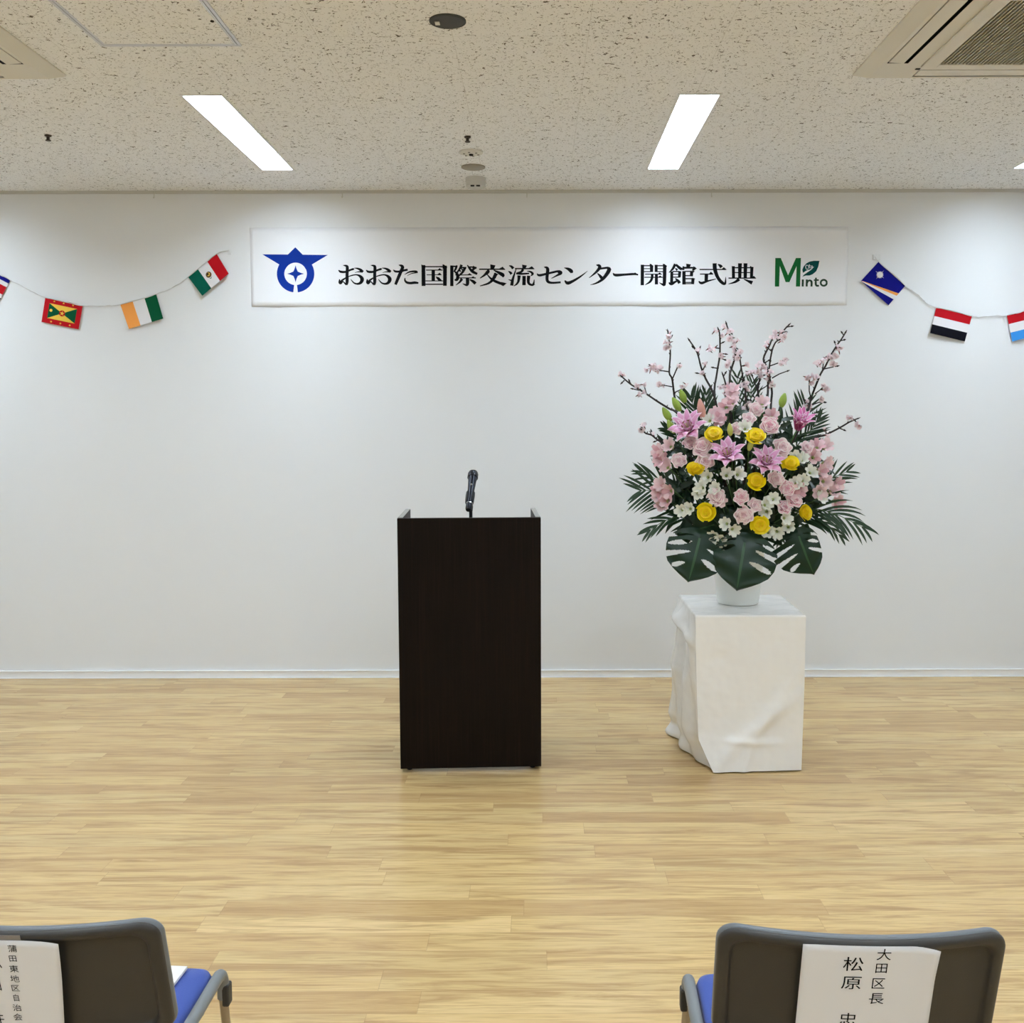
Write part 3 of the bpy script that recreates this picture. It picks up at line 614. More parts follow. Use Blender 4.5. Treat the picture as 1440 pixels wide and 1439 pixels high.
flag(gl, [(-32, 369), (14.6, 393.8), (-1.8, 424.8), (-48.6, 400)], [(0, 1, 0, h6, 'b'), (0, 1, h6, 2 * h6, 'w'), (0, 1, 2 * h6, 4 * h6, 'r'), (0, 1, 4 * h6, 5 * h6, 'w'), (0, 1, 5 * h6, 1, 'b')], [], 'blue white and red striped flag at the far left edge', lambda u, v: .004 * v, 1)
gr = [([(.13, .2), (.87, .2), (.5, .5)], 'y'), ([(.13, .8), (.5, .5), (.87, .8)], 'y'), ([(.13, .2), (.5, .5), (.13, .8)], 'g'), ([(.87, .2), (.87, .8), (.5, .5)], 'g'), (circ(.5, .5, .12), 'r'), (star(.5, .5, .10), 'y'), (circ(.2, .47, .06, 8), 'y')]
gr += [(star(u, v, .05), 'y') for v in (.09, .91) for u in (.25, .5, .75)]
flag(gl, [(63.8, 417.9), (116.4, 429.3), (110.5, 463.3), (58.3, 452.9)], [(0, 1, 0, 1, 'r')], gr, 'red bordered flag with yellow and green triangles', lambda u, v: .005 * v, 2)
e_ = .03
flag(gl, [(169.3, 428.5), (219.6, 413.7), (229.5, 448.1), (181.3, 462.8)], [(0, .34, 0, 1, 'o'), (.34, .67, 0, 1, 'w'), (.67, 1, 0, 1, 'g')], [], 'orange white and green vertical striped flag', lambda u, v: .012 * v * v, 3)
mx = [(circ(.5, .48, .13, 16), 'n'), (circ(.5, .46, .07, 12), 'y'), ([(.44, .62), (.5, .68), (.56, .62), (.5, .64)], 'g'), (star(.49, .44, .08), 'k')]
flag(gl, [(264.5, 389.6), (304.6, 357), (321.6, 384.9), (284.5, 416)], [(0, .34, 0, 1, 't'), (.34, .67, 0, 1, 'w'), (.67, 1, 0, 1, 'r')], mx, 'green white and red flag with brown eagle emblem', lambda u, v: .03 * v * v, 4)
tp = at(1232.5, 361.5, YW)
gl2 = empty('flag_bunting', (tp.x, YW, tp.z)); tag(gl2, 'string of small national flags hanging at right, above the flowers', 'bunting', 'flag buntings')
string(gl2, [(1230, 360), (1235.5, 367.5), (1273.3, 401.6), (1285, 410), (1296, 419), (1304, 427), (1316.7, 432), (1367, 444), (1377, 446), (1398, 444), (1416, 443.5), (1440, 437.5), (1466, 431), (1500, 418), (1535, 397), (1570, 366)])
tape(gl2, 1570, 366, .012)
tape(gl2, 1232.5, 362, .021)
ms = [([(.015, .97), (1, .40), (1, .52), (.03, .985)], 'o'), ([(.02, .985), (1, .52), (1, .70), (.05, .995)], 'w')]
sun = []
for k in range(24):
    r_ = .23 if k % 6 == 0 else .15
    a0 = 2 * PI * k / 24
    sun.append(([(.27 + .1 * math.cos(a0 - .13) / 1.45, .34 + .1 * math.sin(a0 - .13)), (.27 + r_ * math.cos(a0) / 1.45, .34 + r_ * math.sin(a0)), (.27 + .1 * math.cos(a0 + .13) / 1.45, .34 + .1 * math.sin(a0 + .13))], 'w'))
sun.append((circ(.27, .34, .115, 24, 1.45), 'w'))
flag(gl2, [(1235.5, 368.3), (1273.3, 401.6), (1249.5, 429.4), (1210.8, 395.2)], [(0, 1, 0, 1, 'b')], ms + sun, 'navy flag with white sun and orange and white rays', lambda u, v: .006 * v, 5)
flag(gl2, [(1316.7, 432), (1367, 444.2), (1356.7, 480.3), (1308, 468.5)], [(0, 1, 0, .34, 'r'), (0, 1, .34, .66, 'w'), (0, 1, .66, 1, 'k')], [], 'red white and black horizontal striped flag', lambda u, v: .02 * v * v * (1 - .5 * u), 6)
flag(gl2, [(1416, 444), (1466.5, 431.5), (1474, 467.8), (1423.5, 480.3)], [(0, 1, 0, .33, 'r'), (0, 1, .33, .66, 'w'), (0, 1, .66, 1, 'l')], [], 'red white and sky blue striped flag at the far right edge', lambda u, v: .01 * v, 7)

# ------------------------------------------------------------------ lectern and microphone
pl = atz(563.3, 1087.6, 0); pr = atz(761.2, 1083.8, 0)
pl = Vector((pl.x, pl.y, 0)); pr = Vector((pr.x, pr.y, 0))
LWID = (pr - pl).length; LANG = math.atan2(pr.y - pl.y, pr.x - pl.x)
LH = at(558.5, 729.3, pl.y).z; LD = .46
lect = empty('lectern', ((pl + pr) / 2), LANG); tag(lect, 'dark brown wooden lectern with a flat front', 'lectern')
LM = Matrix.Translation((pl + pr) / 2) @ Matrix.Rotation(LANG, 4, 'Z')
hw = LWID / 2
def lpart(name, a, b, M, bevel=.0015):
    q = MB(); q.box(a, b, 0, LM); return q.build(name, M, lect, bevel=bevel)
lpart('front_panel', (-hw, 0, .018), (hw, .022, LH), WENGE)
EDGE = mat('grey_top_sheen', (150, 148, 140), .4)  # grey paints in the light reflecting off the side panels' top edges
for sx in (-1, 1):
    a, b = sorted((sx * hw, sx * (hw - .022)))
    lpart('side_panel', (a, .022, .018), (b, LD, LH), WENGE)
    lpart('top_sheen_strip', (a + .001, .024, LH), (b - .001, LD - .001, LH + .0015), EDGE, 0)
lpart('desktop', (-hw + .022, .022, LH - .075), (hw - .022, LD, LH - .055), WENGE)
lpart('shelf', (-hw + .022, .04, .45), (hw - .022, LD - .02, .468), WENGE)
for sx in (-1, 1):
    for yy in (.05, LD - .05):
        q = MB(); M_ = LM @ Matrix.Translation((sx * (hw - .035), yy, 0)); q.lathe([(.011, 0), (.012, .004), (.012, .019)], 16, M=M_); q.build('foot', mat('black_rubber', (18, 18, 18), .6), lect)
# microphone: gooseneck base on the desktop, clip and a handheld mic leaning away
MY = pl.y + .22
ms_ = empty('microphone_stand', Vector((at(662, 724, MY).x, MY, LH - .055))); tag(ms_, 'short black desktop microphone stand on the lectern', 'microphone stand')
BLK = mat('black_metal', (16, 17, 22), .35, metal=.3); BLK2 = mat('dark_blue_black_mic_body', (22, 25, 38), .35, metal=.4); CHR = mat('chrome', (190, 190, 190), .2, metal=.95)
bx = at(662, 724, MY).x
q = MB(); q.lathe([(.062, LH - .055), (.062, LH - .048), (.05, LH - .040), (.015, LH - .036)], 32, c=(bx, MY, 0)); smooth(q.build('base', BLK, ms_), 30)
top = at(664, 713, MY)
q = MB(); q.tube([(bx, MY, LH - .04), (bx, MY, top.z - .018)], .0075, 12); smooth(q.build('pole', BLK, ms_))
q = MB(); q.tube([(bx, MY, top.z - .018), (bx + .001, MY, top.z + .004)], [.0085, .0095], 12); smooth(q.build('thread_ring', CHR, ms_))
b0 = at(658.8, 716.5, MY - .03); dirv = (at(665.2, 668, MY + .13) - b0).normalized()
def along(t): return b0 + dirv * t
ML = (at(665.2, 668, MY + .13) - b0).length
q = MB(); ca = dirv.cross(Vector((1, 0, 0))).normalized(); cb_ = dirv.cross(ca).normalized(); rows = []
for t_, ro in ((.04, .0185), (.05, .0195), (.085, .0205), (.10, .0195)):
    row = []
    for rr_, sg in ((ro, 1), (.0162, -1)):
        for k in range(17):
            a = math.radians(lerp(-150, 150, k / 16)) * sg
            row.append(along(t_) + (ca * math.cos(a) * (-1 if ca.z > 0 else 1) + cb_ * math.sin(a)) * rr_)
    rows.append(row)
i0 = q.grid(rows, 0, True); q.face(list(range(i0, i0 + 34))); q.face(list(range(i0 + 102, i0 + 136))); smooth(q.build('clip', BLK, ms_))
q = MB(); q.tube([Vector((bx + .001, MY, top.z)), along(.05) + Vector((.004, .0, -.012)), along(.06)], .0095, 10); smooth(q.build('swivel', BLK, ms_))
mic = empty('microphone', b0); tag(mic, 'black handheld microphone held in the stand, pointing up and away', 'microphone')
q = MB(); q.tube([along(0), along(.004), along(.03), along(.035), along(.12), along(ML - .035), along(ML - .018)], [.0125, .0138, .0138, .0142, .0152, .0185, .0205], 20); smooth(q.build('body', BLK2, mic), 35)
q = MB(); q.tube([along(-.004), along(.0005)], [.0115, .0125], 20); q.build('end_cap', mat('black_plastic', (12, 12, 13), .5), mic)
q = MB(); q.tube([along(.0305), along(.0345)], .0146, 20); q.build('ring', CHR, mic)
q = MB(); q.tube([along(ML - .019), along(ML - .010)], [.0235, .0235], 24); smooth(q.build('collar', BLK, mic), 35)
q = MB(); q.tube([along(ML - .010), along(ML + .002), along(ML + .013), along(ML + .021), along(ML + .026)], [.0225, .0235, .0205, .013, .004], 24); smooth(q.build('grille', mat('dark_wire_mesh', (40, 42, 50), .35, metal=.7, bump=.6, vscale=900), mic), 50)
sw = along(ML * .68) + Vector((0, -.0175, .003))
q = MB(); q.box((sw.x - .004, sw.y - .002, sw.z - .010), (sw.x + .004, sw.y + .004, sw.z + .008)); q.build('switch', CHR, mic, bevel=.001)

# ------------------------------------------------------------------ pedestal and satin cloth
DF = atz(1060, 1084.5, 0).y
ZT = at(1060, 866, DF).z
DB = atz(1000, 836.5, ZT).y
q = MB(); q.box((.755, DF + .05, 0.0), (1.075, DB - .05, ZT - .012))
tag(q.build('pedestal', mat('plain_board', (150, 140, 124), .7)), 'plain box pedestal hidden under the white satin cloth', 'pedestal')
xs = lambda px, py, Y: at(px, py, Y).x
XFL = xs(978, 866, DF); XFR = xs(1133.5, 865, DF); XBR = xs(1098, 836, DB); XBL = xs(955.5, 836, DB)
BLT = []
for (x, y) in ((955.5, 836), (949, 857), (946, 868), (952, 879), (949, 906), (942, 933), (944.5, 945), (945, 972), (939.5, 1003), (944, 1016), (935, 1028), (937, 1034)):
    P = at(x, y, DB); BLT.append((1 - P.z / ZT, P.x))
FLT = [(0, XFL), (.25, XFL + .004), (.55, xs(980, 1000, DF)), (.80, xs(982, 1045, DF)), (1, xs(1002.5, 1086, DF - .03))]
FRT = [(0, XFR), (.5, xs(1131, 960, DF)), (1, xs(1126.5, 1082, DF))]
def ring(t):
    z = lerp(ZT, .006, t)
    fl = Vector((interp(FLT, t), DF - .03 * max(0, t - .75) / .25 - .006 * t, z)); fr = Vector((interp(FRT, t), DF - .006 * t, z))
    br = Vector((XBR + .012 * t, DB + .01 * t, z)); bl = Vector((interp(BLT, t), DB, z))
    pts = []
    NF, NS = 40, 44
    def side(a, b, n, amp, fold, seed):
        d = (b - a); nrm = Vector((d.y, -d.x, 0)).normalized()
        for i in range(n):
            u = i / n; p = a.lerp(b, u); en = math.sin(PI * u) ** .7
            off = amp * noise.noise(Vector((u * 2.2 + seed, t * 2.0, seed))) * en * min(1, t * 4)
            off += fold(u, t) * en
            pts.append(p + nrm * off)
    def ffold(u, t):
        o = .010 * math.exp(-((t - .80 - .03 * u) / .022) ** 2) * math.exp(-((u - .5) / .28) ** 2)
        o += .012 * math.exp(-(((t - .93) + (u - .15) * .5) / .05) ** 2)
        o += .010 * math.exp(-(((t - .45) + (u - .85) * 1.1) / .06) ** 2)
        o -= .008 * math.exp(-((t - .28 + .3 * (u - .15)) / .04) ** 2) * math.exp(-((u - .15) / .13) ** 2)
        o += .0018 * math.exp(-((t - .58) / .006) ** 2)
        return o
    def lfold(u, t):   # u runs from the back-left to the front-left corner
        return min(1, t * 5) * (.014 * math.sin(u * 9 + t * 3) + .012 * math.sin(u * 17 - t * 6 + 1)) * (.4 + .8 * t) + .035 * math.exp(-((t - .10) / .05) ** 2) * math.exp(-((u - .3) / .2) ** 2) + .022 * math.exp(-((t - .10 - .10 * u) / .035) ** 2)
    side(fl, fr, NF, .006, ffold, 1.3); side(fr, br, NS, .010, lambda u, t: .006 * math.sin(u * 12 + t * 2) * t, 2.7)
    side(br, bl, NF, .008, lambda u, t: 0, 4.1); side(bl, fl, NS, .016, lfold, 5.2)
    return pts
q = MB(); r0 = ring(0); cen = sum(r0, Vector()) / len(r0)
rows = []
for s_ in (.02, .2, .4, .6, .8, .92, .985):
    rows.append([Vector((lerp(cen.x, p.x, s_), lerp(cen.y, p.y, s_), ZT + .0015 * noise.noise(Vector((p.x * s_ * 9, p.y * s_ * 9, 2))))) for p in r0])
rr = ring(.012); rows.append([Vector((lerp(p.x, cen.x, .004), lerp(p.y, cen.y, .004), ZT - .002)) for p in r0]); 
for t in [.010] + [i / 70 for i in range(1, 71)]: rows.append(ring(t))
i0 = q.grid(rows, 0, True); q.face(list(range(i0, i0 + len(r0))))
cl = q.build('satin_cloth', SATIN); smooth(cl, 65); tag(cl, 'white satin cloth draped over the flower pedestal to the floor', 'cloth')

# ------------------------------------------------------------------ flower arrangement
PYC = atz(1037.5, 848, ZT).y; PXC = atz(1037.5, 848, ZT).x
arr = empty('flower_arrangement', (PXC, PYC, ZT + .002))
tag(arr, 'large flower arrangement of pink, yellow and white blooms in a white pot', 'flower arrangement')
px2m = PYC / F
RB = 29 * px2m; RTP = 36 * px2m; HP = .235
z0 = ZT + .002
POT = mat('white_pot_plastic', (245, 246, 240), .4, bump=.12, vscale=60)
q = MB(); prof = [(RB * .97, z0), (RB, z0 + .006)]
for k in range(1, 13):
    f = k / 12; r_ = lerp(RB, RTP, f); prof += [(r_, z0 + HP * f - .004), (r_ + .0006, z0 + HP * f)]
prof += [(RTP + .006, z0 + HP), (RTP + .006, z0 + HP + .012), (RTP - .002, z0 + HP + .012), (RTP - .004, z0 + HP - .03)]
q.lathe(prof, 48, c=(PXC, PYC, 0)); smooth(q.build('pot', POT, arr), 40)
q = MB(); q.lathe([(RTP - .006, z0 + HP - .03), (RTP - .008, z0 + HP + .045), (.03, z0 + HP + .07)], 24, c=(PXC, PYC, 0)); q.build('floral_foam', mat('dark_green_foam', (30, 52, 30), .9), arr)
FO = Vector((PXC, PYC, z0 + HP + .03))

YEL = mat('yellow_rose_petal', (255, 230, 18), .5, vary=.05, vscale=60, trans=.3)
YEL2 = mat('deep_yellow_rose_heart', (252, 218, 14), .5, trans=.2)
PINKL = mat('lily_pink_petal', (238, 176, 216), .5, vary=.08, vscale=40, trans=.3); PINKE = mat('lily_pale_edge', (248, 222, 238), .5, trans=.3); PINKC = mat('lily_magenta_throat', (206, 104, 160), .5, trans=.2)
PINKD = mat('lily_deep_pink_petal', (228, 132, 190), .5, vary=.1, vscale=40, trans=.2)
LIS = mat('lisianthus_pale_pink', (244, 204, 214), .6, vary=.06, vscale=60, trans=.35); LIS2 = mat('lisianthus_rose_pink', (244, 178, 198), .6, vary=.08, vscale=60, trans=.35); LISE = mat('lisianthus_cream_edge', (252, 238, 236), .6, trans=.2)
ALP = mat('alstroemeria_pink', (243, 214, 218), .55, vary=.06, vscale=80, trans=.3); ALP2 = mat('alstroemeria_dusky_pink', (228, 182, 190), .55, trans=.3)
ALW = mat('alstroemeria_white', (240, 242, 232), .55, trans=.2); ALG = mat('alstroemeria_green_throat', (196, 208, 140), .55, trans=.2)
CHB = mat('cherry_blossom_pink', (254, 241, 244), .55, trans=.35); CHC = mat('cherry_blossom_centre', (196, 110, 120), .6); CALX = mat('cherry_brown_calyx', (92, 66, 52), .7)
BARK = mat('dark_cherry_bark', (40, 31, 29), .8, vary=.25, vscale=120)
LEAF = mat('dark_glossy_leaf', (16, 44, 22), .4, vary=.25, vscale=30); LEAF2 = mat('mid_green_leaf', (46, 84, 38), .42, vary=.2, vscale=30); PALM = mat('palm_green', (30, 62, 34), .42, vary=.25, vscale=20)
MONS = mat('monstera_green', (10, 42, 22), .38, spec=.35, vary=.15, vscale=14); VEIN = mat('monstera_vein', (34, 74, 38), .45)
BUDG = mat('lily_bud_green', (150, 178, 74), .5, vary=.15, vscale=40); BUDY = mat('lily_bud_yellow_green', (186, 190, 96), .5); BUDP = mat('lily_bud_pink', (214, 160, 148), .5, vary=.1, vscale=40)
STEM = mat('green_stem', (58, 92, 44), .5); ANTH = mat('brown_anther', (120, 58, 36), .7)

def petal(q, az, L, W, a0, a1, r0=0, h0=0, wp=None, cup=0, mi=0, mie=None, nu=6, nv=7, ruffle=0, seed=0, tipcurl=0, mic=None):
    """az azimuth; a0 start angle from axis, a1 change of angle along; wp width profile; cup lifts the edges inward"""
    wp = wp or (lambda v: math.sin(PI * min(1, .12 + .88 * v)) ** .6)
    e = Vector((math.cos(az), math.sin(az), 0)); t = Vector((-math.sin(az), math.cos(az), 0)); zv = Vector((0, 0, 1))
    rows = []; r = r0; h = h0; ds = L / nv
    for j in range(nv + 1):
        v = j / nv; th = a0 + a1 * v + tipcurl * max(0, v - .65) / .35
        nrm = -(e * math.cos(th) - zv * math.sin(th)) # inner side
        row = []
        for i in range(nu + 1):
            u = -1 + 2 * i / nu; w_ = W * .5 * wp(v)
            p = e * r + zv * h + t * (u * w_) + nrm * (cup * u * u * W)
            if ruffle: p += nrm * (ruffle * v * v * math.sin(u * 7 + seed) * (.3 + abs(u))) + zv * (ruffle * .5 * v * math.sin(u * 9 + seed * 2))
            row.append(p)
        rows.append(row); r += math.sin(th) * ds; h += math.cos(th) * ds
    n = nu + 1; i0 = q.add([p for row in rows for p in row])
    for j in range(nv):
        for i in range(nu):
            k = mi
            if mie is not None and (i == 0 or i == nu - 1 or j == nv - 1): k = mie
            if mic is not None and j < nv * (.34 if nv > 7 else .16): k = mic
            q.face([i0 + j * n + i, i0 + j * n + i + 1, i0 + (j + 1) * n + i + 1, i0 + (j + 1) * n + i], k)

def wrapped(q, az, span, R, H, flare, base, mi, mie, nu=9, nv=8, ruffle=0, seed=0, dip=.12, r0=.30):
    """one petal wrapped round the axis: a patch of a cup whose rim rolls outwards"""
    rows = []
    for j in range(nv + 1):
        v = j / nv; row = []
        for i in range(nu + 1):
            u = -1 + 2 * i / nu; a = az + u * span * (.55 + .45 * math.sin(PI * .5 * min(1, v * 1.6)))
            r = R * (r0 + (1 - r0) * math.sin(PI * .5 * min(1, v * 1.25))) * (1 + .09 * u) + flare * max(0, v - .45) ** 2 * 3.3
            h = base + H * v * (1 - dip * u * u * v) - flare * .9 * max(0, v - .7) ** 2 * 6
            if ruffle: k = ruffle * v * v; r += k * math.sin(u * 6 + seed); h += k * .6 * math.sin(u * 9 + seed * 2.1)
            row.append(Vector((r * math.cos(a), r * math.sin(a), h)))
        rows.append(row)
    n = nu + 1; i0 = q.add([p for row in rows for p in row])
    for j in range(nv):
        for i in range(nu):
            q.face([i0 + j * n + i, i0 + j * n + i + 1, i0 + (j + 1) * n + i + 1, i0 + (j + 1) * n + i], mie if mie is not None and j == nv - 1 else mi)
def rosette(q, R_, N, Rmax, top, m_edge, ruf, fl):
    """tight spiral heart, shallow inner whorls, full outer petals"""
    q.lathe([(Rmax * .80, top * .50), (Rmax * .62, top * .66), (Rmax * .38, top * .80), (Rmax * .14, top * .88), (.0006, top * .90)], 16)
    for k in range(N):
        f = k / (N - 1); r = lerp(.0022, Rmax, f ** .9)
        tp_ = lerp(top, top * .78, f ** 1.5); inner = f < .62
        base = (tp_ - lerp(.006, .015, f)) if inner else lerp(.006, -.004, f)
        wrapped(q, k * 2.399 + R_.uniform(-.15, .15), lerp(2.3, .95, f ** .7), r, tp_ - base, lerp(.001, fl, f ** 1.3), base, (2 if inner and k % 2 else 0) if m_edge is None else 0, m_edge, nu=12 if ruf > .001 else 9, nv=5 if inner else 9, ruffle=ruf * (.4 + .6 * f), seed=R_.uniform(0, 6), dip=.05 if inner else .10, r0=.80 if inner else .30)
def rose_mesh(seed, openn=1.0):
    q = MB(); rosette(q, random.Random(seed), 20, .0275, .044, None, .0006, .012 * openn)
    q.m = [1 if k == 2 else k for k in q.m]; return q.mesh('rose', [YEL, YEL2], True, False)
def lis_mesh(seed, m1):
    q = MB(); rosette(q, random.Random(seed), 17, .0215, .036, 1, .0030, .013)
    return q.mesh('lisianthus', [m1, LISE], True, False)
def lily_mesh(seed, m1, openn=1.0, dbl=True):
    R = random.Random(seed); q = MB(); wp = lambda v: max(.04, math.sin(PI * (.10 + .90 * v) ** .85) ** .8) if v < 1 else .04
    for k in range(6):
        petal(q, k * PI / 3 + (k % 2) * .05, .108 * R.uniform(.92, 1.05), .048 if k % 2 else .038, .35 * openn, 1.1 * openn, .004, 0, wp, cup=-.08, mi=0, mie=1, nu=6, nv=12, tipcurl=.9 * openn, mic=2)
    if dbl:
        for k in range(6):
            petal(q, k * PI / 3 + .5, .100 * R.uniform(.9, 1.08), .036, .22 * openn, .9 * openn, .0035, .002, wp, cup=-.05, mi=0, mie=1, nu=6, nv=12, tipcurl=1.0 * openn, mic=2)
        for k in range(8):
            petal(q, k * 2 * PI / 8 + .4, .080 * R.uniform(.85, 1.1), .028, .12 * openn, .55 * openn, .003, 0, wp, cup=.10, mi=0, mie=1, nu=4, nv=8, tipcurl=.4, mic=2)
    return q.mesh('lily', [m1, PINKE, PINKC], True, False)
def stamen_mesh():
    q = MB()
    for k in range(6):
        a = k * PI / 3 + .3; p = [Vector((math.cos(a) * r_, math.sin(a) * r_, h)) for r_, h in ((.002, .005), (.008, .035), (.018, .058))]
        q.tube(p, .0009, 5, 0); q.tube([p[-1] + Vector((-.005 * math.sin(a), .005 * math.cos(a), 0)), p[-1] + Vector((.005 * math.sin(a), -.005 * math.cos(a), .001))], .0018, 5, 1)
    q.tube([(0, 0, 0), (0, 0, .066)], .0014, 5, 0)
    return q.mesh('stamens', [BUDY, ANTH], True)
def alst_mesh(seed, m1, m2):
    R = random.Random(seed); q = MB(); wp = lambda v: max(.2, math.sin(PI * (.06 + .80 * v)) ** .7)
    for k in range(6):
        petal(q, k * PI / 3, .040 * R.uniform(.9, 1.05), .024 if k % 2 else .017, .25, .85, .002, 0, wp, cup=.05, mi=0 if k % 2 else 1, nu=4, nv=7, tipcurl=.5, mic=2)
    return q.mesh('alstroemeria', [m1, m2, ALG], True, False)
def blossom_mesh(seed):
    R = random.Random(seed); q = MB(); wp = lambda v: max(.1, math.sin(PI * (.08 + .8 * v)) ** .7)
    for k in range(5): petal(q, k * 2 * PI / 5 + R.uniform(-.15, .15), .0155, .0150, .7 + R.uniform(-.2, .2), .5, .001, 0, wp, cup=.12, mi=0, nu=4, nv=5, mic=None)
    for k in range(4): petal(q, k * 2 * PI / 4 + .5, .0115, .0110, .25, .5, .001, .001, wp, cup=.12, mi=0, nu=3, nv=4)
    q.tube([(0, 0, -.004), (0, 0, .004)], [.002, .003], 6, 1)
    q.tube([(0, 0, -.014), (0, 0, -.003)], [.0011, .0026], 6, 2)
    return q.mesh('cherry_blossom', [CHB, CHC, CALX], True, False)
def bud_mesh(L, r_, m1):
    q = MB(); n = 10; rows = []
    for j in range(13):
        v = j / 12; rr_ = r_ * (math.sin(PI * (.08 + .87 * v)) ** .75) * (1 - .25 * v)
        rows.append([Vector((rr_ * (1 + .10 * math.cos(3 * 2 * PI * k / 12)) * math.cos(2 * PI * k / 12), rr_ * (1 + .10 * math.cos(3 * 2 * PI * k / 12)) * math.sin(2 * PI * k / 12), v * L)) for k in range(12)])
    i0 = q.grid(rows, 0, True); q.face(list(range(i0, i0 + 12))); q.face(list(range(i0 + 144, i0 + 156)))
    return q.mesh('lily_bud', [m1], True)

def orient(o, d, spin=0):
    o.rotation_mode = 'QUATERNION'
    o.rotation_quaternion = d.to_track_quat('Z', 'Y') @ Matrix.Rotation(spin, 3, 'Z').to_quaternion()
def part(name, me, parent_root, pos, d, sc, spin=0, label=None):
    o = bpy.data.objects.new(name, me); COL.objects.link(o); o.parent = parent_root
    o.location = pos - parent_root.location; o.scale = (sc, sc, sc); orient(o, d.normalized(), spin)
    if label: o['label'] = label
    return o
def substem(o, pos, d, sc, r_=.0022):
    """stem from the flower's base into the foam, as a child of the flower"""
    q = MB(); a = pos - d.normalized() * .004; b = FO + Vector((rnd.uniform(-.05, .05), rnd.uniform(-.05, .05), -.02))
    c = a.lerp(b, .45) - d.normalized() * .02
    q.tube(catmull([tuple(a), tuple(c), tuple(b)], 4), r_, 5)
    me = q.mesh('stem', [STEM], True)
    M = Matrix.LocRotScale(o.location, o.rotation_quaternion, o.scale)
    inv = (Matrix.Translation(arr.location) @ M).inverted()
    me.transform(inv)
    s_ = bpy.data.objects.new('stem', me); COL.objects.link(s_); s_.parent = o
def domeY(px, py, off=0):
    k = ((px - 1042) / 140) ** 2 + ((py - 675) / 135) ** 2
    return PYC - .30 * math.sqrt(max(0, 1 - k)) + .02 - off
DC = at(1042, 690, PYC)
def outward(p, cambias=.55, up=.15):
    n = (p - DC); n = Vector((n.x / .43, n.y / .32, n.z / .42)).normalized()
    c = (CAMP - p).normalized()
    return (n * (1 - cambias) + c * cambias + Vector((0, 0, up))).normalized()

rose_v = [rose_mesh(1, 1.0), rose_mesh(2, .8), rose_mesh(3, .9)]
lily_v = [lily_mesh(4, PINKL), lily_mesh(5, PINKL, .95), lily_mesh(6, PINKD, .62)]; stam = stamen_mesh()
lisA = [lis_mesh(7, LIS), lis_mesh(8, LIS)]; lisB = [lis_mesh(9, LIS2), lis_mesh(10, LIS2)]
alP = [alst_mesh(11, ALP, ALP2), alst_mesh(12, ALP, ALP)]; alW = [alst_mesh(13, ALW, ALW), alst_mesh(14, ALW, ALW)]
blo = [blossom_mesh(k) for k in range(4)]

def bloom(name, me, px, py, r_px, nat_r, dx=0, dy=0, off=.0, spin=None, label=None, up=.1, cb=.55):
    p = at(px, py, domeY(px, py, off)); d = outward(p, cb, up); d = (d + RT * dx - UP * dy).normalized()
    sc = r_px / F * p.y / nat_r
    o = part(name, me, arr, p, d, sc, rnd.uniform(0, 6) if spin is None else spin, label); substem(o, p, d, sc); return o, p, d, sc
# roses
for i, (x, y, r_, dx, dy) in enumerate([(1004, 617, 13, .15, .5), (978.7, 665, 12.5, .1, .5), (994.4, 721, 13.5, 0, 0), (1062, 620, 14, 0, .5), (1063, 681, 13.5, 0, .3), (1110.6, 657, 12.5, -.1, .4), (1067.5, 737, 13, 0, 0), (1126, 722, 12, .6, .1)]):
    bloom('rose', rose_v[i % 3], x, y, r_ * 1.02, .036, dx, -dy, .05, label='yellow rose')
# lilies
for (x, y, r_, v, dx, dy, sp) in [(972, 610, 27, 0, -.15, .35, .2), (1024, 648, 25, 1, -.05, .55, .5), (1075, 658, 25, 0, .1, .5, .1), (1121, 604, 23, 2, .2, .75, 0)]:
    o, p, d, sc = bloom('lily', lily_v[v], x, y, r_ * 1.15, .082, dx, -dy, .055, spin=sp, label='pink double lily')
    s_ = bpy.data.objects.new('stamens', stam); COL.objects.link(s_); s_.parent = o; s_['label'] = 'brown tipped stamens'
# lisianthus
for i, (x, y, r_, k) in enumerate([(972, 627, 11, 0), (989, 633, 14, 0), (956, 650, 10.5, 0), (992, 651, 12, 0), (1081, 603, 13, 1), (1097.5, 632, 13, 0), (1042, 700, 10.5, 1), (1060, 711, 9.5, 0), (1045, 723, 12.5, 0), (1115, 706, 12, 1), (1106, 688, 10.5, 1), (1101, 716, 10, 1), (1089, 675, 11, 0), (1061, 579, 10, 0), (1133, 632, 9, 0), (1053, 593, 10, 0), (1008, 699, 12, 0), (1033, 605, 9, 0)]):
    bloom('lisianthus', (lisB if k else lisA)[i % 2], x, y, r_ * 1.06, .032, rnd.uniform(-.2, .2), rnd.uniform(-.4, .1), .03, label='ruffled pink lisianthus')
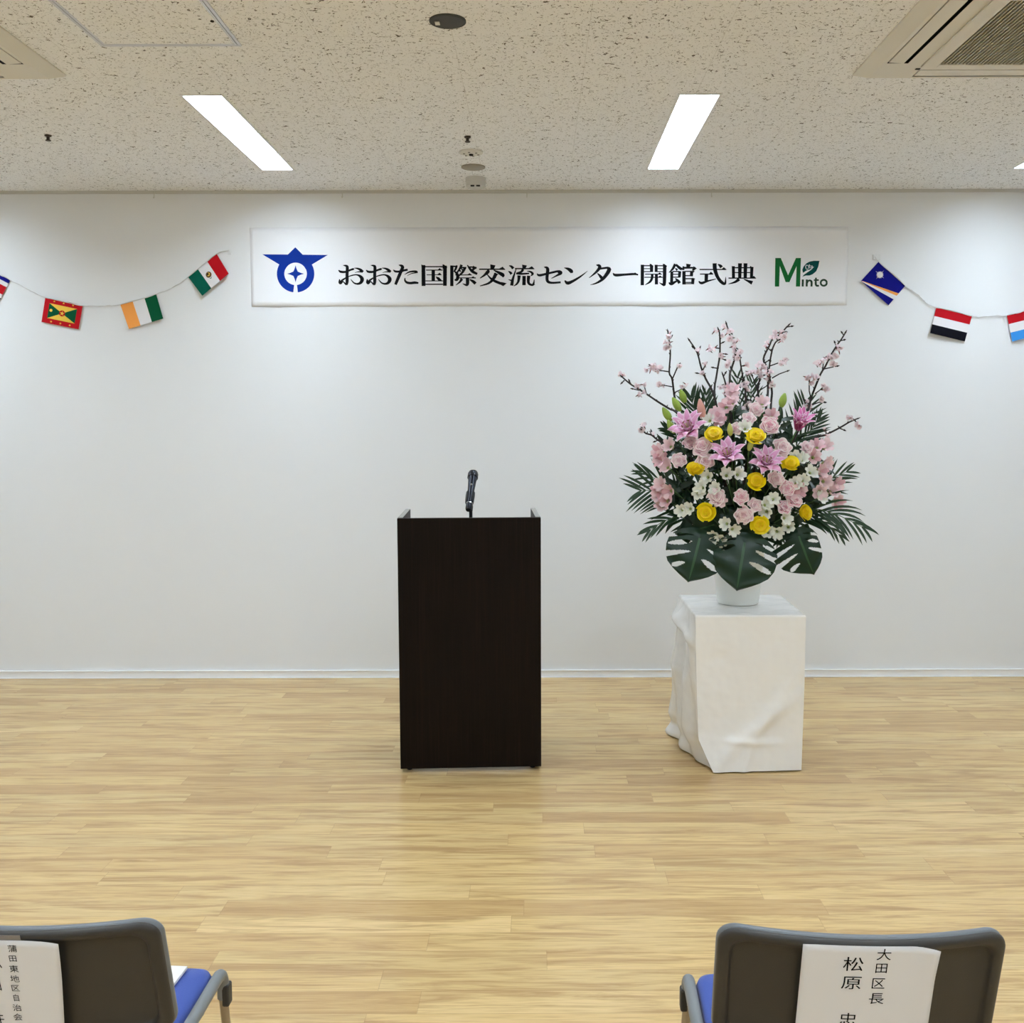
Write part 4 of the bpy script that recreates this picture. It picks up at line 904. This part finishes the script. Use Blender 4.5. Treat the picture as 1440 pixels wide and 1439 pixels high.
# alstroemeria
pk = [(932, 637), (946, 631), (934, 651), (942, 660), (929, 644), (935, 684), (947, 690), (931, 697), (942, 706), (932, 713), (926, 689), (1157, 632), (1142, 645), (1156, 652), (1148, 633), (1155, 678), (1170, 681), (1164, 693), (1172, 704), (1151, 691), (1148, 664), (1012, 583), (1022, 575), (1031, 572), (1017, 591), (1025, 562), (1030, 556), (1008, 596), (1085, 590), (1071, 573), (1120, 690), (1013, 705), (1110, 690)]
for i, (x, y) in enumerate(pk): bloom('alstroemeria', alP[i % 2], x, y, 14.5, .032, rnd.uniform(-.5, .5), rnd.uniform(-.5, .3), .02, label='pink alstroemeria')
wh = [(997, 672), (990, 687), (982, 692), (1021, 671), (1035, 669), (973, 716), (962, 717), (1024, 737), (1028, 743), (1008, 752), (1002, 758), (1014, 758), (1126, 650), (1120, 643), (1127, 677), (1137, 667), (1119, 682), (1086, 704), (1079, 719), (1073, 712), (1100, 729), (1092, 746), (1080, 750), (1108, 742), (1150, 701), (1000, 594), (1047, 606), (1010, 688)]
for i, (x, y) in enumerate(wh): bloom('alstroemeria', alW[i % 2], x, y, 13, .032, rnd.uniform(-.5, .5), rnd.uniform(-.4, .4), .03, label='white alstroemeria')
# lily buds: (base px, tip px, material)
for (bx_, by_, tx, ty, m_, rr_) in [(957, 578, 946, 559, BUDG, .018), (964, 566, 957, 548, BUDG, .017), (944, 592, 932, 573, BUDG, .018), (949, 609, 939, 591, BUDG, .017), (989, 589, 984, 561, BUDP, .019), (1027, 613, 1026, 595, BUDY, .013), (1099, 573, 1104, 553, BUDG, .018), (1053, 634, 1059, 616, BUDY, .013)]:
    Y = domeY(bx_, by_, .05); a = at(bx_, by_, Y); b = at(tx, ty, Y - .01); d = b - a
    o = part('lily_bud', bud_mesh(d.length, rr_, m_), arr, a, d, 1.0, 0, 'closed lily bud'); substem(o, a, d, 1, .003)
# cherry branches
BR = [([(1005, 640), (955, 584), (941, 575), (925, 565), (908.8, 554), (896, 546), (886, 540), (874, 530)], [[(909, 554), (906, 543)], [(899, 549), (890, 547)], [(887, 540), (885, 536)], [(878, 535), (875, 538)]], [(874, 526), (899, 556), (904, 555), (896, 545), (906, 542)], .02),
 ([(1010, 650), (957, 590), (949, 559), (947.5, 550), (945, 532.5), (941, 524), (943, 499), (942, 485), (939, 467)], [[(941, 523), (928, 521), (915, 514)], [(945.6, 533), (952.5, 517), (955, 513)], [(945, 544), (934, 542)], [(949, 552), (959, 547)], [(942, 477), (944, 474)]], [(940, 482), (943, 473), (916, 513), (911, 518), (925, 522), (955, 515), (931, 543), (960, 543), (940, 466), (920, 516), (939, 486)], .06),
 ([(1020, 640), (1005, 561), (992.5, 532.5), (986, 516), (980, 496), (969, 479)], [[(981, 498), (984, 490)], [(988, 521), (993, 512)], [(989, 526), (981, 525)], [(978, 492), (975, 489)]], [(983, 494), (991, 512), (990, 526), (986, 527)], -.04),
 ([(1022, 640), (1005, 561), (1007.5, 527.5), (1012, 500), (1012, 472.5), (1010, 464)], [[(1011, 503), (1019, 506)], [(1012, 497), (1020, 498)], [(1008, 518), (1003, 517)], [(1012, 484), (1016, 482)], [(1011, 490), (1003, 489), (997, 491)]], [(1008, 467), (1003, 490), (1007, 491), (1014, 499), (1000, 494), (1018, 500), (1013, 470)], .09),
 ([(1030, 640), (1026, 537), (1028, 520), (1034, 500), (1033, 485), (1027, 472), (1021, 456)], [[(1028, 520), (1026, 511)], [(1033, 488), (1039, 492)], [(1024, 463), (1028, 468)]], [(1020, 461), (1024, 469), (1029, 466), (1028, 474), (1033, 483), (1031, 489), (1035, 494), (1026, 510), (1023, 514), (1037, 500), (1034, 502), (1030, 478)], .02),
 ([(1050, 640), (1052.5, 590), (1049, 565), (1047, 549), (1045, 532), (1041, 510), (1040, 496)], [[(1043, 515), (1050, 513)], [(1045, 535), (1036, 530)], [(1048, 560), (1055, 563)]], [(1047, 539), (1050, 515), (1050, 569), (1041, 495), (1050, 541), (1047, 546), (1045, 573), (1040, 503)], -.02),
 ([(1032, 640), (1028, 590), (1024, 560), (1020, 540), (1016, 527)], [[(1020, 540), (1012, 543)], [(1017, 530), (1020, 525)]], [(1020, 545), (1025, 553), (1021, 557), (1013, 547), (1027, 561), (1019, 551)], .05),
 ([(1075, 650), (1082, 594), (1084, 565), (1085.6, 550), (1082, 527), (1082.5, 515), (1085, 494), (1090, 482), (1096, 478)], [[(1082, 515), (1096, 510), (1106, 507)], [(1085.6, 532), (1096, 526), (1107, 522)], [(1085, 494), (1079, 489)]], [(1081, 526), (1082, 537), (1084, 546), (1077, 487), (1096, 481), (1101, 510), (1098, 513), (1080, 530), (1086, 541), (1103, 507)], .0),
 ([(1070, 650), (1077, 572), (1080, 550), (1080, 520), (1074, 505), (1081, 487), (1087.5, 475), (1099, 470), (1104, 463), (1109, 457.5)], [[(1076, 510), (1081, 507)], [(1101, 467), (1105, 467)], [(1107, 460), (1113, 459)]], [(1099, 474), (1091, 470), (1089, 473), (1097, 469), (1078, 489), (1102, 472)], .05),
 ([(1062, 650), (1069, 572), (1066, 552), (1069, 532), (1074, 528)], [[(1067, 555), (1062, 540), (1058, 529)], [(1067, 550), (1078, 543)], [(1065, 565), (1060, 558)], [(1069, 572), (1077, 566)]], [(1069, 514), (1069, 524), (1056, 524), (1065, 526), (1052, 526), (1073, 518), (1066, 517), (1070, 530), (1061, 523), (1062, 575), (1070, 578)], .03),
 ([(1100, 650), (1132, 585), (1141, 561), (1146, 547), (1154, 526), (1160, 515), (1165, 504), (1176, 487), (1184, 477), (1189, 468)], [[(1159, 519), (1168, 517), (1177, 515)], [(1146, 554), (1154, 548)], [(1141, 562), (1138, 550), (1138, 536)], [(1140, 570), (1152, 566), (1160, 566)], [(1156, 524), (1158, 511)], [(1176, 487), (1174, 482)], [(1183, 479), (1187, 478)], [(1187, 472), (1184, 468)], [(1140, 566), (1133, 563)]], [(1135, 532), (1145, 534), (1158, 544), (1153, 511), (1165, 501), (1172, 500), (1181, 491), (1172, 511), (1155, 561), (1136, 571), (1138, 575), (1142, 537), (1139, 529), (1162, 503), (1169, 504), (1178, 493), (1149, 513), (1160, 547), (1133, 564)], .03),
 ([(1110, 660), (1142, 619), (1160, 612), (1180, 602), (1195, 594), (1206, 589)], [[(1180, 602), (1187, 605)], [(1162, 612), (1161, 604)], [(1202, 591), (1207, 598)]], [(1194, 590), (1162, 614), (1206, 598), (1161, 604)], -.03),
 ([(985, 660), (940, 627), (925, 619), (916, 612), (907, 609), (902, 601)], [[(918, 613), (916, 607)], [(926, 619), (921, 621)], [(905, 606), (902, 604)]], [(902, 602), (917, 608)], -.02)]
nb = 0
for main, twigs, bl_, off in BR:
    n = len(main); Yt = PYC - .02 + off
    def bY(i): return lerp(domeY(*main[0]) + .1, Yt, min(1, i / 2.0))
    pts = [tuple(FO)] + [tuple(at(x, y, bY(i))) for i, (x, y) in enumerate(main)]
    # slight natural kinks in depth
    pts = [pts[0]] + [(p[0], p[1] + .03 * noise.noise(Vector((p[0] * 9, p[2] * 9, off))), p[2]) for p in pts[1:]]
    cm = catmull(pts, 4); q = MB()
    q.tube(cm, [lerp(.0060, .0030, (i / (len(cm) - 1)) ** .8) for i in range(len(cm))], 7)
    for tw in twigs:
        tp_ = [tuple(at(x, y, Yt + .012 * math.sin(k * 1.7 + x))) for k, (x, y) in enumerate(tw)]
        tp_[0] = tuple(at(tw[0][0], tw[0][1], Yt))
        q.tube(tp_, [lerp(.0030, .0022, k / max(1, len(tp_) - 1)) for k in range(len(tp_))], 6)
        q.tube([tp_[-1], Vector(tp_[-1]) + (Vector(tp_[-1]) - Vector(tp_[-2])).normalized() * .012], [.0046, .0012], 6)
    for i in range(10, len(cm) - 2, 3):   # bud scales along the wood
        p = Vector(cm[i]); s_ = 1 if i % 2 else -1
        q.tube([p, p + Vector((s_ * .006, rnd.uniform(-.004, .004), .010))], [.0036, .0012], 5)
    q.tube([cm[-1], Vector(cm[-1]) + (Vector(cm[-1]) - Vector(cm[-3])).normalized() * .014], [.0042, .0010], 6)
    bo = q.build('cherry_branch', BARK, arr, True); bo['label'] = 'dark cherry branch with pale pink blossoms'
    inv = world_inverse(bo)
    for (x, y) in bl_:
        for rep in range(1 if rnd.random() < .4 else 2):
            p = at(x + rnd.uniform(-2, 2) * (1 + rep), y + rnd.uniform(-2, 2) * (1 + rep), Yt - .01 + rnd.uniform(-.012, .012))
            d = Vector((rnd.uniform(-1, 1), rnd.uniform(-1.2, .2), rnd.uniform(-.5, 1))).normalized()
            o = bpy.data.objects.new('blossom', blo[nb % 4]); COL.objects.link(o); o.parent = bo; nb += 1
            o.matrix_parent_inverse = Matrix.Identity(4)
            M = inv @ Matrix.Translation(p) @ d.to_track_quat('Z', 'Y').to_matrix().to_4x4() @ Matrix.Scale(rnd.uniform(.85, 1.2), 4)
            o.matrix_basis = M
# palm fronds
def frond(pts, n, L, spread, droop, w_, face=Vector((0, -1, .2)), lab=None, prof=None, sides=(-1, 1)):
    cm = [Vector(p) for p in catmull([tuple(p) for p in pts], 8)]; q = MB(); q.tube(cm, [lerp(.0035, .0012, i / (len(cm) - 1)) for i in range(len(cm))], 6, 1)
    N = len(cm)
    for k in range(n):
        f = .12 + .88 * k / (n - 1); i = min(N - 1, int(f * (N - 1))); p = cm[i]
        t = (cm[min(i + 1, N - 1)] - cm[max(i - 1, 0)]).normalized(); sd = t.cross(face).normalized()
        for s_ in sides:
            l_ = L * (prof(f) if prof else math.sin(PI * (.22 + .66 * f)) ** .8) * rnd.uniform(.88, 1.08)
            ang = spread * (1.05 - .55 * f) + rnd.uniform(-.05, .05)
            d = (t * math.cos(ang) + sd * s_ * math.sin(ang) + face * rnd.uniform(-.05, .12)).normalized()
            rows = []; pp = p.copy(); wd = d.cross(face).normalized()
            for j in range(7):
                v = j / 6; ww = w_ * max(.03, math.sin(PI * (.10 + .90 * v)) ** .7)
                fold = face * (-.25 * ww)
                rows.append([pp + wd * ww * .5, pp + fold, pp - wd * ww * .5])
                d = (d + Vector((0, 0, -droop * (.3 + v)))).normalized(); pp = pp + d * (l_ / 6)
            q.grid(rows, 0)
    o = q.build('palm_frond', [PALM, STEM], arr, True, fix=False)
    if lab: o['label'] = lab
P_ = lambda x, y, off=0: at(x, y, PYC + off)
frond([FO, P_(975, 715, -.06), P_(945, 695, -.10), P_(922, 690, -.13), P_(902, 690, -.15)], 11, .20, .95, .05, .012)
frond([FO, P_(980, 720, .0), P_(945, 685, .02), P_(918, 672, .03), P_(903, 664, .03)], 9, .12, .7, .07, .010)
frond([FO, P_(985, 740, -.05), P_(958, 728, -.12), P_(936, 732, -.15), P_(915, 745, -.17)], 9, .14, .6, .06, .012)
frond([FO, P_(1100, 730, -.05), P_(1140, 717, -.12), P_(1172, 722, -.15), P_(1212, 741, -.17)], 13, .19, .66, .16, .012)
frond([FO, P_(1110, 735, -.05), P_(1135, 727, -.10), P_(1155, 732, -.13), P_(1180, 752, -.14)], 10, .13, .6, .12, .011)
frond([FO, P_(1110, 705, -.02), P_(1150, 688, -.05), P_(1168, 674, -.06), P_(1190, 664, -.07)], 10, .13, .75, .05, .010)
frond([FO, P_(1090, 660, .04), P_(1115, 615, .03), P_(1127, 590, .02), P_(1132, 568, .02)], 14, .15, 1.0, .02, .010)
frond([FO, P_(1100, 660, .06), P_(1125, 622, .05), P_(1140, 605, .04), P_(1152, 590, .04)], 12, .12, .8, .02, .010)
frond([FO, P_(1060, 660, .06), P_(1046, 600, .06), P_(1040, 565, .06), P_(1037, 532, .06)], 15, .12, .9, .01, .009)
frond([FO, P_(1005, 650, .05), P_(985, 605, .05), P_(977, 580, .04), P_(972, 560, .04)], 12, .15, .85, .01, .012)
frond([FO, P_(1010, 650, .03), P_(995, 600, .02), P_(992, 578, .02), P_(993, 556, .02)], 10, .12, .8, .01, .012)
frond([FO, P_(990, 660, .02), P_(965, 630, .0), P_(950, 612, -.02), P_(938, 604, -.03)], 9, .10, .7, .03, .012)
frond([FO, P_(1080, 650, .08), P_(1060, 590, .08), P_(1056, 560, .08), P_(1058, 540, .08)], 12, .11, .9, .01, .009)
# leafy filler sprigs
def sprig_mesh(seed, m_, nl, L, W):
    R = random.Random(seed); q = MB(); q.tube([(0, 0, 0), (0, .004, .06), (0, 0, .12)], .0018, 5, 1)
    for k in range(nl):
        az = k * 2.399; h = .015 + .105 * k / nl; e = Vector((math.cos(az), math.sin(az), 0)); zz = Vector((0, 0, 1)); t = Vector((-math.sin(az), math.cos(az), 0))
        rows = []; th = R.uniform(.6, 1.1); p = Vector((0, 0, h)); l_ = L * R.uniform(.8, 1.15)
        for j in range(8):
            v = j / 7; ww = W * max(.03, math.sin(PI * (.05 + .95 * v) ** .8)); nn = zz * math.sin(th) - e * math.cos(th)
            rows.append([p + t * ww * .5 + nn * ww * .12, p, p - t * ww * .5 + nn * ww * .12]); th += .07
            p = p + (e * math.sin(th) + zz * math.cos(th)) * (l_ / 7)
        q.grid(rows, 0)
    return q.mesh('leaf_sprig', [m_, STEM], True, False)
sp = [sprig_mesh(21, LEAF, 9, .085, .034), sprig_mesh(22, LEAF, 9, .095, .026), sprig_mesh(23, LEAF2, 8, .075, .022)]
R2 = random.Random(11)
for k in range(78):
    a = R2.uniform(0, 2 * PI); rr_ = math.sqrt(R2.uniform(0, 1)) * .93
    x = 1042 + 112 * rr_ * math.cos(a); y = 672 + (82 if math.sin(a) > 0 else 92) * rr_ * math.sin(a)
    back = k % 4 == 0
    p = at(x, y, domeY(x, y, -.11) if not back else PYC + .10 + R2.uniform(0, .1)); d = outward(p, .35, .2) if not back else Vector(((x - 1042) / 110, .8, (676 - y) / 110)).normalized()
    part('leaf_sprig', sp[0 if k % 3 == 0 else (1 if k % 5 else 2)], arr, p - d * .06, d, R2.uniform(.85, 1.1), R2.uniform(0, 6))
# monstera leaves: local x across, y towards the tip
def monstera(att, tip, wl, wr, Ya, Yt, seed, slits, roll=0):
    A_ = at(att[0], att[1], Ya); T_ = at(tip[0], tip[1], Yt); ydir = (T_ - A_); LL = ydir.length; ydir.normalize()
    c = (CAMP - A_).normalized(); xd = c.cross(ydir).normalized(); xd = (Matrix.Rotation(roll, 3, ydir) @ xd); nd = ydir.cross(xd).normalized()
    q = MB(); NV, NU = 110, 22
    def halfw(t):   # heart shape; t from -0.18 (back lobes) to 1 (tip)
        tab = [(-.22, .0), (-.20, .30), (-.12, .62), (0, .84), (.15, .97), (.3, 1), (.5, .95), (.66, .82), (.78, .60), (.87, .37), (.93, .19), (.97, .07), (1, 0)]
        return interp(tab, t)
    for s_, W in ((-1, wl), (1, wr)):
        ids = {}
        def vid(i, j):
            if (i, j) not in ids:
                t = lerp(-.22, 1, j / NV); u = i / NU
                # veins sweep forward: the margin point sits further towards the tip
                hwid = halfw(t) * W; sw_ = .10 * u * u
                yy = t * LL if t > 0 else t * LL * (u ** .7)
                P = A_ + xd * (s_ * u * hwid) + ydir * yy - nd * (.10 * W * (u ** 2)) + nd * (.05 * LL * math.sin(PI * max(0, t))) + nd * .006 * math.sin(14 * t + 3 * u) * u
                ids[(i, j)] = q.add([P])
            return ids[(i, j)]
        for j in range(NV):
            for i in range(NU):
                t = lerp(-.22, 1, (j + .5) / NV); u = (i + .5) / NU; cut = False
                for (ss, tc, wd, u0, u1) in slits:
                    if ss != s_: continue
                    tt = t - .22 * u     # slit axis slopes towards the tip going outwards
                    k = (u - u0) / max(.01, u1 - u0)
                    if 0 < k < 1 and abs(tt - tc) < wd * (math.sin(PI * min(1, k * (.5 if u1 >= 1 else 1))) ** .5): cut = True
                if not cut: q.face([vid(i, j), vid(i + 1, j), vid(i + 1, j + 1), vid(i, j + 1)], 1 if i == 0 and j > 18 and j < 104 else 0)
    o = q.build('monstera_leaf', [MONS, VEIN], arr, True, fix=False); o['label'] = 'dark green split monstera leaf'
    q = MB(); q.tube(catmull([tuple(A_ - nd * .003), tuple(A_.lerp(FO, .5) + Vector((0, -.03, .03))), tuple(FO)], 6), .004, 6); q.build('petiole', STEM, o, True)
S = [(1, -.02, .05, .4, 1.05), (1, .22, .05, .36, 1.05), (1, .46, .045, .36, 1.05), (-1, .0, .05, .4, 1.05), (-1, .22, .05, .36, 1.05), (-1, .46, .045, .36, 1.05)]
mp2 = px2m
monstera((984, 757), (968, 819), 41 * mp2, 40 * mp2, PYC - .27, PYC - .30, 1, [(-1, -.14, .045, .26, 1.05), (-1, .06, .058, .24, .97), (-1, .29, .058, .20, 1.05), (-1, .53, .045, .30, .95), (1, .40, .060, .24, .95), (1, .12, .052, .34, 1.05), (1, -.12, .045, .40, 1.05)], -.1)
monstera((1047, 763), (1036, 831), 38 * mp2, 46 * mp2, PYC - .30, PYC - .34, 2, [(-1, .02, .058, .32, .97), (-1, -.16, .045, .40, 1.05), (1, .06, .060, .34, 1.05), (1, .34, .056, .24, .95), (1, -.14, .045, .40, 1.05)], 0)
monstera((1124, 754), (1145, 809), 44 * mp2, 22 * mp2, PYC - .26, PYC - .28, 3, [(1, -.14, .045, .30, 1.05), (1, .06, .05, .26, .95), (1, .28, .055, .26, 1.05), (-1, -.12, .05, .28, 1.05), (-1, .10, .052, .24, 1.05), (-1, .33, .052, .24, 1.05), (-1, .55, .04, .3, .95)], .1)
monstera((1004, 738), (950, 752), 26 * mp2, 24 * mp2, PYC - .20, PYC - .22, 4, S, -.3)
monstera((1090, 738), (1142, 758), 24 * mp2, 26 * mp2, PYC - .20, PYC - .20, 5, S, .3)
monstera((1042, 722), (1032, 756), 46 * mp2, 46 * mp2, PYC - .20, PYC - .20, 6, [], 0)

# ------------------------------------------------------------------ chairs
SHELL = mat('dark_grey_backrest_plastic', (52, 49, 45), .5, bump=.1, vscale=400); RIM = mat('blue_grey_plastic_rim', (112, 116, 120), .42)
SEATB = mat('royal_blue_seat_fabric', (56, 82, 164), .85, bump=.25, vscale=500, sheen=.2); TUBE = mat('grey_painted_tube', (124, 128, 130), .45); LEGM = mat('warm_metal_leg', (160, 148, 128), .35, metal=.6); BRK = mat('dark_bracket', (46, 46, 46), .5)
BW, BH, TILT = .412, .212, math.radians(15)
def rrect(hw_, hh, r_, n=9):
    o = []
    for cx_, cz_, a0 in ((hw_ - r_, hh - r_, 0), (-hw_ + r_, hh - r_, 90), (-hw_ + r_, -hh + r_, 180), (hw_ - r_, -hh + r_, 270)):
        for k in range(n):
            a = math.radians(a0 + 90 * k / (n - 1)); o.append((cx_ + r_ * math.cos(a), cz_ + r_ * math.sin(a)))
    # densify straight runs
    out = []
    for i, p in enumerate(o):
        b = o[(i + 1) % len(o)]; out.append(p); L = math.hypot(b[0] - p[0], b[1] - p[1]); m_ = int(L / .02)
        for k in range(1, m_): out.append((lerp(p[0], b[0], k / m_), lerp(p[1], b[1], k / m_)))
    return out
ZBT = .743     # top of the backrest
def backpt(x, s_, y):
    """x across, s_ distance down from the top edge, y towards the sitter -> chair-local point"""
    sag = .030 * (x / (BW / 2)) ** 2
    # side edges narrow slightly towards the top corner; tilt about the top
    return Vector((x, -.2505 + y + sag + math.sin(TILT) * s_, ZBT - math.cos(TILT) * s_ + .004 * (x / (BW / 2)) ** 2))
def chair(loc, rz, label):
    root = empty('stacking_chair', loc, rz); tag(root, label, 'chair', 'chairs facing the lectern')
    W = Matrix.Translation(loc) @ Matrix.Rotation(rz, 4, 'Z')
    def bring(q): q.v = [W @ v for v in q.v]; return q
    base = rrect(BW / 2, BH / 2, .030)
    def surf(q, prof, inner, mi=0):
        rows = []
        for d_, y in prof:
            o = rrect(BW / 2 - d_, BH / 2 - d_, max(.006, .034 - d_ * .8)); 
            # resample to the count of the outer outline
            o = [((x) * (BW / 2 - d_) / (BW / 2), (z) * (BH / 2 - d_) / (BH / 2)) for x, z in base] if False else [(max(-BW / 2 + d_, min(BW / 2 - d_, x * (1 - d_ / (BW / 2)))), z * (1 - d_ / (BH / 2))) for x, z in base]
            rows.append([backpt(x, BH / 2 - z, y) for x, z in o])
        if inner is not None:
            d_, y = prof[-1]
            for s_ in (.8, .6, .4, .2, .02):
                rows.append([backpt(x * (1 - d_ / (BW / 2)) * s_, BH / 2 - z * (1 - d_ / (BH / 2)) * s_, y) for x, z in base])
        i0 = q.grid(rows, mi, True)
        if inner is not None: n = len(base); q.face(list(range(len(q.v) - n, len(q.v))), mi)
    q = MB(); surf(q, [(.003, .001), (.001, -.002), (0, -.005), (.001, -.010), (.004, -.013), (.010, -.0145), (.016, -.013), (.019, -.008), (.021, -.003), (.024, -.001)], 1)
    smooth(bring(q).build('backrest', SHELL, root), 60)
    q = MB(); surf(q, [(.003, .001), (.001, .003), (0, .007), (.001, .012), (.005, .016), (.014, .018)], 1)
    smooth(bring(q).build('backrest_front', RIM, root), 60)
    for sx in (-1, 1):
        c = backpt(sx * (BW / 2 - .012), BH - .018, -.0145); q = MB(); q.tube([c, c + Vector((0, -.002, 0))], .0035, 12); bring(q).build('screw', mat('steel_screw', (150, 150, 146), .3, metal=.8), root)
    # seat
    hs, off = .162, -.025
    q = MB(); so_ = rrect(hs, .205, .03); rows = []
    for z, d_ in ((.405, .02), (.408, .004), (.420, 0), (.432, .004), (.438, .014), (.441, .04)): rows.append([Vector((off + x * (1 - d_ / hs), .004 + y * (1 - d_ / .205) , z)) for x, y in so_])
    for s_ in (.6, .3, .02): rows.append([Vector((off + x * (1 - .04 / hs) * s_, .004 + y * (1 - .04 / .205) * s_, .442)) for x, y in so_])
    i0 = q.grid(rows, 0, True); n = len(so_); q.face(list(range(i0, i0 + n))); q.face(list(range(len(q.v) - n, len(q.v))))
    smooth(bring(q).build('seat', SEATB, root), 60)
    for sx in (-1, 1):
        x = off + sx * .175
        q = MB(); q.tube(catmull([(sx * .185, -.172, .555), (sx * .188, -.178, .50), (x * .99, -.172, .45), (x, -.13, .427), (x, .05, .428), (x, .165, .430), (x, .194, .424), (x, .204, .398), (x, .204, .375)], 6), .0115, 12); smooth(bring(q).build('side_rail', TUBE, root), 60)
        q = MB(); q.tube([(x, .202, .385), (x + sx * .008, .215, .20), (x + sx * .014, .23, .012)], .0085, 12); smooth(bring(q).build('leg', LEGM, root), 60)
        q = MB(); q.tube([(x, -.10, .424), (x + sx * .004, -.17, .22), (x + sx * .010, -.235, .012)], .0085, 12); smooth(bring(q).build('leg', LEGM, root), 60)
        q = MB(); q.box((x + sx * .007 - .007, .192, .362), (x + sx * .007 + .007, .216, .405)); bring(q).build('bracket', BRK, root, bevel=.004)
        for y_ in (.23, -.235):
            q = MB(); q.lathe([(.011, 0), (.013, .004), (.012, .022)], 14, c=(x + sx * (.014 if y_ > 0 else .010), y_, 0)); bring(q).build('foot', BRK, root)
    q = MB(); q.tube([(off - .166, .12, .398), (off + .166, .12, .398)], .008, 10); q.tube([(off - .166, -.12, .398), (off + .166, -.12, .398)], .008, 10); bring(q).build('crossbar', TUBE, root)
    return root, W
RW, WR = chair(Vector((.475, 1.641, 0)), math.radians(-2.2), 'grey backed chair with blue seat at right, nearest the flowers')
LWc, WL = chair(Vector((-.756, 1.672, 0)), math.radians(-1.2), 'grey backed chair with blue seat at left, papers on its seat')

# ------------------------------------------------------------------ paper signs on the chair backs
def text_mesh(body):
    cu = bpy.data.curves.new('t', 'FONT'); cu.body = body; cu.size = 1.0; cu.resolution_u = 4
    o = bpy.data.objects.new('t', cu); COL.objects.link(o); dg = bpy.context.evaluated_depsgraph_get(); dg.update()
    me = bpy.data.meshes.new_from_object(o.evaluated_get(dg)); bpy.data.objects.remove(o)
    return me
def sign(W, x0, x1, s0, s1, curl, name, label, skew=0):
    """sheet lying against the back: x across, s down from the top of the backrest (chair-local)"""
    def P(x, s_, l=0):
        # the sheet is flat and rests on the rim
        c = curl(x, s_)
        return W @ Vector((x, -.2505 - .0165 - l - c[0] + math.sin(TILT) * s_ + .020 * (x / (BW / 2)) ** 2, ZBT - math.cos(TILT) * s_ - c[1]))
    q = MB(); q.grid([[P(lerp(x0, x1, i / 24) - skew * lerp(s0, s1, j / 24), lerp(s0, s1, j / 24)) for i in range(25)] for j in range(25)])
    o = q.build(name, CARD, None, True, fix=False); m_ = o.modifiers.new('thick', 'SOLIDIFY'); m_.thickness = .0003; m_.offset = 0
    tag(o, label, 'paper sign', 'paper name signs on the chairs')
    n0 = (W.to_3x3() @ Vector((0, -math.cos(TILT), -math.sin(TILT)))); p0 = P((x0 + x1) / 2, .05)
    def char(ch, px, py, wpx, hpx):
        hitp = W.inverted() @ hit(px, py, p0, n0); cx = hitp.x; cs = (ZBT - hitp.z) / math.cos(TILT)
        me = text_mesh(ch); xs_ = [v.co.x for v in me.vertices]; ys_ = [v.co.y for v in me.vertices]
        if not xs_: return
        mx_, my_ = (min(xs_) + max(xs_)) / 2, (min(ys_) + max(ys_)) / 2
        d = hit(px, py, p0, n0).y; sx = wpx / F * d / .92; sy = sx * hpx / wpx
        for v in me.vertices:
            v.co = P(cx + (v.co.x - mx_) * sx, cs - (v.co.y - my_) * sy, .0006)
        me.materials.clear(); me.materials.append(INK)
        for p in me.polygons: p.material_index = 0
        c = link('character', me, o)
    return o, char
def curlR(x, s_):
    k = max(0, (x - .055) / .05); kt = max(0, 1 - s_ / .06)
    l = max(0, (-x - .075) / .02)
    return (.012 * k * k * (.35 + .65 * kt) + .0012 * l, .006 * k * k * kt)
sR, chR = sign(WR, -.092, .097, .004, .30, curlR, 'paper_sign', 'white name paper with curled corner on the right chair')
for c_, x, y, w_, h_ in (('大', 1243.4, 1342.6, 21, 21), ('田', 1239.5, 1362, 19, 19), ('区', 1235.3, 1383.2, 20, 21), ('長', 1232.4, 1404.5, 22, 21), ('松', 1200, 1356, 29, 26), ('原', 1197, 1382.5, 29, 25), ('忠', 1192, 1434, 26, 26)): chR(c_, x, y, w_, h_)
sL, chL = sign(WL, -.135, .078, .010, .30, lambda x, s_: (.004 * max(0, (x - .04) / .03) ** 2 * max(0, 1 - s_ / .08), .003 * max(0, (x - .02) / .05)), 'paper_sign', 'white name paper at the left edge, on the left chair', .12)
for c_, x, y, w_, h_ in (('蒲', 17.6, 1334, 13, 13), ('田', 18.4, 1348, 12, 12), ('東', 20, 1362.3, 13, 13), ('地', 21.2, 1376.2, 13, 13), ('区', 22.4, 1389.5, 12.5, 12.5), ('自', 23.3, 1403, 10.5, 13), ('治', 24.5, 1417, 13, 13), ('会', 25.6, 1430, 13, 13), ('長', 26.6, 1444, 13, 13), ('小', -7, 1357, 20, 20), ('田', -6, 1386, 18, 20), ('井', -4, 1432, 22, 22)): chL(c_, x, y, w_, h_)
q = MB()
def tabp(x, s_, l): return WL @ Vector((x, -.2505 - .0150 - l + math.sin(TILT) * s_ + .020 * (x / (BW / 2)) ** 2, ZBT - math.cos(TILT) * s_))
q.grid([[tabp(lerp(-.12, .021, i / 10), lerp(.0015, .05, j / 4), .0005) for i in range(11)] for j in range(5)])
o = q.build('grey_card', mat('grey_card_stock', (128, 122, 118), .5), None, fix=False); m_ = o.modifiers.new('thick', 'SOLIDIFY'); m_.thickness = .0005; m_.offset = 0
tag(o, 'grey card tucked behind the name paper on the left chair', 'card')
# papers on the left chair's seat
p = atz(264, 1359, .4435)
q = MB(); M_ = Matrix.Translation((p.x - .112, p.y - .15, .4432)) @ Matrix.Rotation(math.radians(-4), 4, 'Z')
q.box((-.105, -.148, 0), (.105, .148, .006), 0, M_); tag(q.build('booklet', mat('white_booklet_paper', (244, 243, 238), .6), bevel=.0008), 'white paper booklet lying on the blue seat of the left chair', 'booklet')
